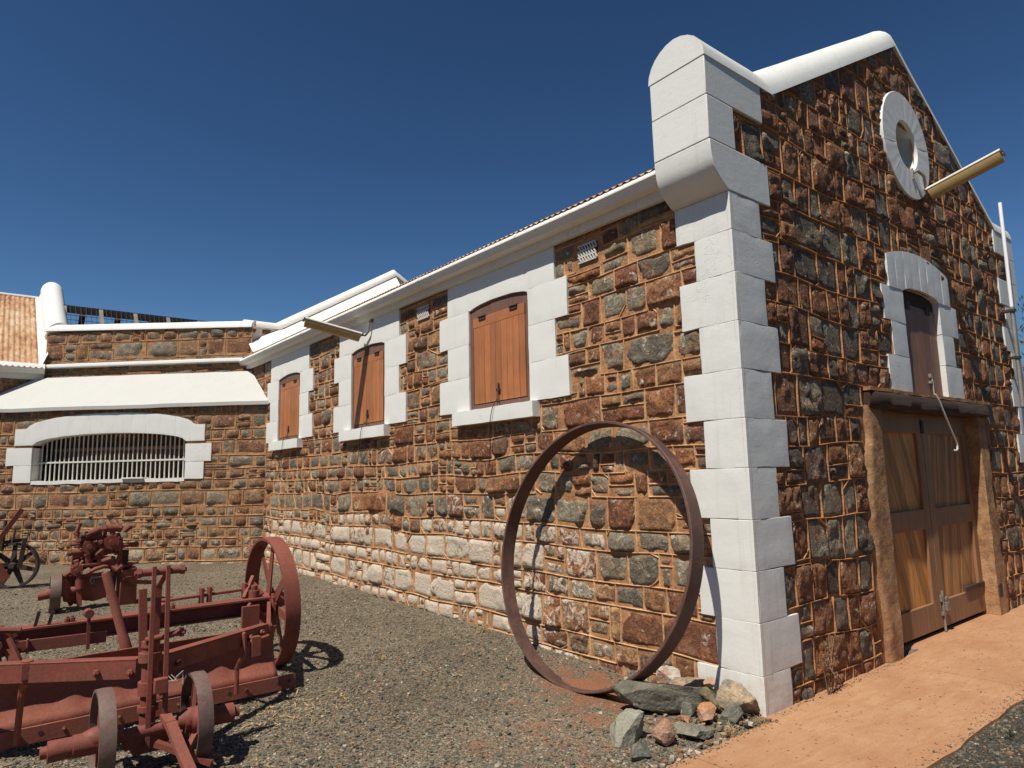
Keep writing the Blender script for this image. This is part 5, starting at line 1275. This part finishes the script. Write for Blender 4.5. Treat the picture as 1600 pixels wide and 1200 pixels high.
for (a, b, w_, h_, nm) in (((-3.25, 7.36, gy+.38), (-2.68, 7.42, gy+.39), .05, .04, 'frame_bar'), ((-3.12, 7.4, gy+.40), (-3.1, 7.42, gy+.72), .06, .05, 'upright'), ((-2.62, 7.42, gy+.08), (-2.63, 7.42, gy+.82), .05, .05, 'upright'), ((-3.14, 7.4, gy+.64), (-2.66, 7.44, gy+.66), .06, .05, 'frame_bar'), ((-3.05, 7.36, gy+.52), (-2.7, 7.4, gy+.53), .03, .11, 'frame_bar'), ((-2.87, 7.4, gy+.92), (-2.83, 7.36, gy+.62), .05, .05, 'strap'), ((-2.80, 7.42, gy+.93), (-2.84, 7.38, gy+.64), .04, .04, 'strap'), ((-2.74, 7.42, gy+.95), (-2.66, 7.38, gy+.66), .06, .05, 'strap'), ((-2.86, 7.4, gy+.50), (-2.6, 7.36, gy+.42), .03, .03, 'strap'), ((-2.64, 7.38, gy+.6), (-2.70, 7.34, gy+.42), .04, .04, 'strap'), ((-3.0, 7.42, gy+.62), (-2.97, 7.42, gy+.86), .05, .05, 'upright')):
    mb = MB(); mb.bar(a, b, w_, h_, PYR); mb.build(nm, 'red', m2, bevel=.004)
rg = random.Random(4)
for nm, pts_, r in (('crank', [(-3.2, 7.34, gy+.42), (-3.16, 7.3, gy+.46), (-3.08, 7.3, gy+.44)], .03), ('crank', [(-2.95, 7.32, gy+.44), (-2.9, 7.3, gy+.47), (-2.8, 7.33, gy+.49)], .026), ('spindle', [(-3.16, 7.4, gy+.68), (-2.9, 7.4, gy+.68)], .035), ('spindle', [(-2.7, 7.42, gy+.72), (-2.46, 7.42, gy+.73)], .03), ('spindle', [(-2.8, 7.42, gy+.95), (-2.66, 7.42, gy+.95)], .05), ('spindle', [(-3.02, 7.42, gy+.84), (-2.9, 7.4, gy+.86)], .045)):
    mb = MB(); mb.tube(pts_, r, 10); bolt(mb, pts_[-1], Vector(pts_[-1])-Vector(pts_[-2]), r*1.3, .03); bolt(mb, pts_[0], Vector(pts_[0])-Vector(pts_[1]), r*1.3, .03); mb.build(nm, 'red', m2)
for k in range(24):
    p = Vector((rg.uniform(-3.12, -2.56), rg.uniform(7.34, 7.5), gy+rg.uniform(.44, .94))); d = Vector((rg.gauss(0, 1), rg.gauss(0, .5), rg.gauss(0, .6))).normalized(); mb = MB(); mb.tube([p, p+d*rg.uniform(.06, .17)], rg.uniform(.014, .038), 8); bolt(mb, p, -d, .04, .025); mb.build('linkage', 'red', m2)
mb = MB(); mb.tube([(-2.93, 7.3, gy+.38), (-2.95, 7.29, gy+.33), (-2.93, 7.28, gy+.29)], .008, 6); mb.bar((-2.915, 7.29, gy+.39), (-2.915, 7.29, gy+.2), .02, .01, PYR); mb.build('chain_hook', 'dark_iron', m2)
mb = MB(); P = []
mb.box8([(-2.63, 7.3, gy-.02), (-2.42, 7.36, gy-.02), (-2.40, 7.62, gy-.02), (-2.6, 7.6, gy-.02), (-2.62, 7.32, gy+.42), (-2.43, 7.36, gy+.44), (-2.42, 7.6, gy+.44), (-2.6, 7.58, gy+.42)]); hb = mb.build('gear_box', 'red', m2, bevel=.012)
mb = MB(); mb.bar((-2.6, 7.28, gy+.32), (-2.44, 7.33, gy+.22), .012, .05, PYR); mb.bar((-2.6, 7.28, gy+.33), (-2.5, 7.31, gy+.335), .012, .03, PYR); mb.build('rib', 'red', hb)
mb = MB(); mb.tube([(-2.52, 7.45, gy+.44), (-2.52, 7.45, gy+.5)], .05, 10); mb.bar((-2.62, 7.35, gy+.46), (-2.42, 7.4, gy+.5), .05, .02); mb.build('lid', 'red', hb)
mb = MB(); mb.bar((-2.42, 7.5, gy+.24), (-2.2, 7.6, gy+.2), .06, .05); mb.build('drawbar', 'red', m2, bevel=.004)

# third machine: dark spoked wheel with a red handle at the left edge
for (x, y, z, r, w_) in ((-2.98, 7.38, gy+.74, .075, .05), (-2.74, 7.36, gy+.78, .085, .05), (-2.86, 7.42, gy+.56, .07, .06), (-3.1, 7.32, gy+.47, .06, .05)):
    mb = MB(); mb.tube([(x, y-w_, z), (x, y+w_, z)], r, 18); mb.tube([(x, y-w_-.03, z), (x, y+w_+.03, z)], r*.4, 10)
    for k in range(12):
        a = 2*math.pi*k/12; mb.bar((x+r*.95*math.cos(a), y, z+r*.95*math.sin(a)), (x+r*1.22*math.cos(a), y, z+r*1.22*math.sin(a)), .02, w_*1.4, PYR)
    mb.build('gear', 'red', m2)
mb = MB(); mb.box(-2.95, -2.68, 7.36, 7.5, gy+.46, gy+.60); mb.build('casing', 'red', m2, bevel=.02)
mb = MB(); mb.box(-2.78, -2.62, 7.38, 7.48, gy+.66, gy+.80); mb.build('casing', 'red', m2, bevel=.02)
mb = MB(); mb.bar((-2.58, 7.5, gy+.1), (-2.56, 7.52, gy+.66), .09, .06, PYR); mb.bar((-2.7, 7.45, gy+.05), (-2.68, 7.45, gy+.5), .07, .07, PYR); mb.build('pedestal', 'dark_iron', m2, bevel=.006)
m3 = empty('wheeled_plough', (-3.56, 10.0, .15), 'old plough with a dark spoked iron wheel and a red handle by the wing wall', 'plough')
wheel(m3, (-3.62, 9.95, .475), (-.42, -.9, 0), .33, .09, 'dark_iron', 7, .06, .06, .16, .03, 'dark_iron', n=56)
mb = MB(); mb.bar((-3.92, 9.9, .68), (-3.575, 9.8, 1.30), .07, .035, PYR); mb.build('handle', 'red', m3, bevel=.006)
mb = MB(); mb.bar((-3.555, 9.82, .45), (-3.51, 9.82, .87), .06, .03, PYR); mb.build('bracket_bar', 'dark_iron', m3, bevel=.004)
mb = MB(); mb.tube([(-3.78, 9.95, .7), (-3.755, 9.95, 1.13)], .025, 8); mb.build('rod', 'dark_iron', m3)
mb = MB(); mb.tube([(-3.66, 9.95, .8), (-3.63, 9.95, 1.0)], .015, 8); mb.build('rod', 'dark_iron', m3)
mb = MB(); mb.bar((-4.4, 10.0, .75), (-3.5, 9.98, .84), .05, .05); mb.bar((-3.9, 10.0, .45), (-3.9, 10.0, .8), .05, .05); mb.bar((-4.5, 10.05, .5), (-3.56, 9.97, .49), .06, .05); mb.build('beam', 'dark_iron', m3)
mb = MB(); mb.bar((-3.85, 9.86, .5), (-3.72, 9.86, .28), .16, .02, PYR); mb.build('mouldboard', 'red', m3)
mb = MB(); mb.tube([(-3.5, 9.9, .84), (-3.45, 9.9, .95), (-3.40, 9.9, .93)], .012, 6); mb.build('rod', 'dark_iron', m3)

# ================================================================== PLANTS
def tuft(name, x, y, n, h, spread, label, seed, cat='grass tuft', col='straw'):
    rg = random.Random(seed); mb = MB(); z0 = float(ground_z(np.array([x]), np.array([y]))[0]) if y > -.04 else .012
    for _ in range(n):
        a = rg.uniform(0, 6.28); L = h*rg.uniform(.5, 1); lean = rg.uniform(.2, 1.0)*spread; b = Vector((x+rg.gauss(0, .012), y+rg.gauss(0, .012), z0))
        d = Vector((math.cos(a), math.sin(a), 0)); p1 = b+d*lean*L*.4+Vector((0, 0, L*.7)); p2 = b+d*lean*L+Vector((0, 0, L*rg.uniform(.6, 1)))
        sd = Vector((-d.y, d.x, 0))*.0022
        mb.add([b-sd, b+sd, p1+sd*.8, p1-sd*.8, p2], [(0, 1, 2, 3), (3, 2, 4)])
    o = mb.build(name, col, None, base=(x, y, z0), recalc=False, smooth=0); return tag(o, label, cat)
tuft('grass_tuft', -.43, -.03, 34, .11, 1.0, 'dry straw tuft between the dark rock and the pavement edge', 1)
tuft('grass_tuft', -.14, -.03, 26, .09, 1.1, 'dry straw tuft at the foot of the white corner quoin', 2)
tuft('grass_tuft', -.25, 2.05, 22, .09, 1.2, 'pale straw tuft at the wall foot just left of the iron hoop', 3)
tuft('grass_tuft', -1.25, 2.9, 18, .08, 1.2, 'single pale straw tuft in the middle of the gravel yard', 4)
tuft('grass_tuft', -.12, 3.0, 24, .10, 1.1, 'straw tuft against the whitewashed foot of the long wall', 5)
tuft('grass_tuft', .75, -1.12, 26, .06, 1.3, 'small green tuft in the dark gravel at the bottom right', 6, col='leaf')
# dead weed standing against the gable
rg = random.Random(3); mb = MB()
for k in range(7):
    x = .74+rg.gauss(0, .03); tx = x+rg.gauss(0, .07); h = rg.uniform(.26, .42); P0 = [(x, -.05, .01), ((x+tx)/2+rg.gauss(0, .01), -.06, h*.55), (tx, -.07+rg.gauss(0, .015), h)]; mb.tube(P0, [.0045, .0035, .002], 5)
    for j in range(9):
        t = rg.uniform(.4, 1); c = Vector(P0[1]).lerp(Vector(P0[2]), max(0, t*2-1)) if t > .5 else Vector(P0[0]).lerp(Vector(P0[1]), t*2)
        d = Vector((rg.gauss(0, 1), rg.gauss(0, .7), rg.gauss(.4, .6))).normalized()*rg.uniform(.02, .045); mb.tube([c, c+d], [.002, .0015], 4); e = c+d; s_ = .009
        mb.add([e+Vector((s_, 0, 0)), e+Vector((0, s_*.6, s_)), e+Vector((-s_, 0, 0)), e+Vector((0, -s_*.6, -s_*.6))], [(0, 1, 2), (0, 2, 3), (1, 2, 3)])
wd_ = mb.build('dead_weed', 'weed', None, base=(.74, -.05, .01), recalc=False); tag(wd_, 'dead brown weed standing against the foot of the gable wall', 'weed')
# straw and dead leaves blown under the grader
rg = random.Random(8); mb = MB()
for k in range(620):
    x, y = rg.gauss(-2.35, .28), rg.gauss(2.2, .18)
    if k % 3 == 0: x, y = rg.gauss(-3.2, .25), rg.gauss(1.35, .22)
    if k % 3 == 1: x, y = rg.uniform(-3.4, -.2), rg.uniform(.3, 6)
    z = float(ground_z(np.array([x]), np.array([y]))[0])+.012; a = rg.uniform(0, 6.28); L = rg.uniform(.012, .05); w_ = rg.uniform(.001, .006)
    d = Vector((math.cos(a), math.sin(a), rg.gauss(0, .25))).normalized()*L; sd = Vector((-math.sin(a), math.cos(a), rg.gauss(0, .3)))*w_; c = Vector((x, y, z))
    mb.add([c-d-sd*.4, c+sd*-1, c+d, c+sd], [(0, 1, 2, 3)])
lt = mb.build('straw_litter', 'straw', None, recalc=False, smooth=0); tag(lt, 'dry straw and dead leaves scattered on the gravel', None, None, 'stuff')
# a gum tree far beyond the gable; only its leaves reach past the corner
tr = empty('gum_tree', (22.3, 2.9, 0), 'gum tree far behind the right end of the gable, only a few leaves showing', 'tree')
mb = MB(); tp = [(22.6, 2.1, -.1), (22.5, 2.2, 2.0), (22.7, 2.1, 4.0), (22.6, 2.2, 6.2), (22.3, 2.4, 8.4)]; mb.tube(tp, [.28, .22, .17, .11, .04], 10)
rg = random.Random(12); tips = []
for k in range(14):
    b = Vector(tp[2]).lerp(Vector(tp[4]), rg.random()); a = rg.uniform(0, 6.28); L = rg.uniform(1.2, 2.6); e = b+Vector((math.cos(a)*L, math.sin(a)*L, rg.uniform(-.2, 1.4))); mb.tube([b, b.lerp(e, .5)+Vector((0, 0, .15)), e], [.06, .04, .015], 6); tips.append((b, e))
mb.build('trunk', 'bark', tr)
mb = MB()
for b, e in tips:
    for _ in range(150):
        c = b.lerp(e, rg.uniform(.35, 1.1))+Vector((rg.gauss(0, .3), rg.gauss(0, .3), rg.gauss(0, .28))); d = Vector((rg.gauss(0, .5), rg.gauss(0, .5), -1)).normalized()*rg.uniform(.06, .13); s_ = Vector((rg.gauss(0, 1), rg.gauss(0, 1), 0)).normalized()*.02
        mb.add([c-d, c+s_, c+d, c-s_], [(0, 1, 2, 3)])
mb.build('crown', 'leaf', tr, recalc=False, smooth=0)
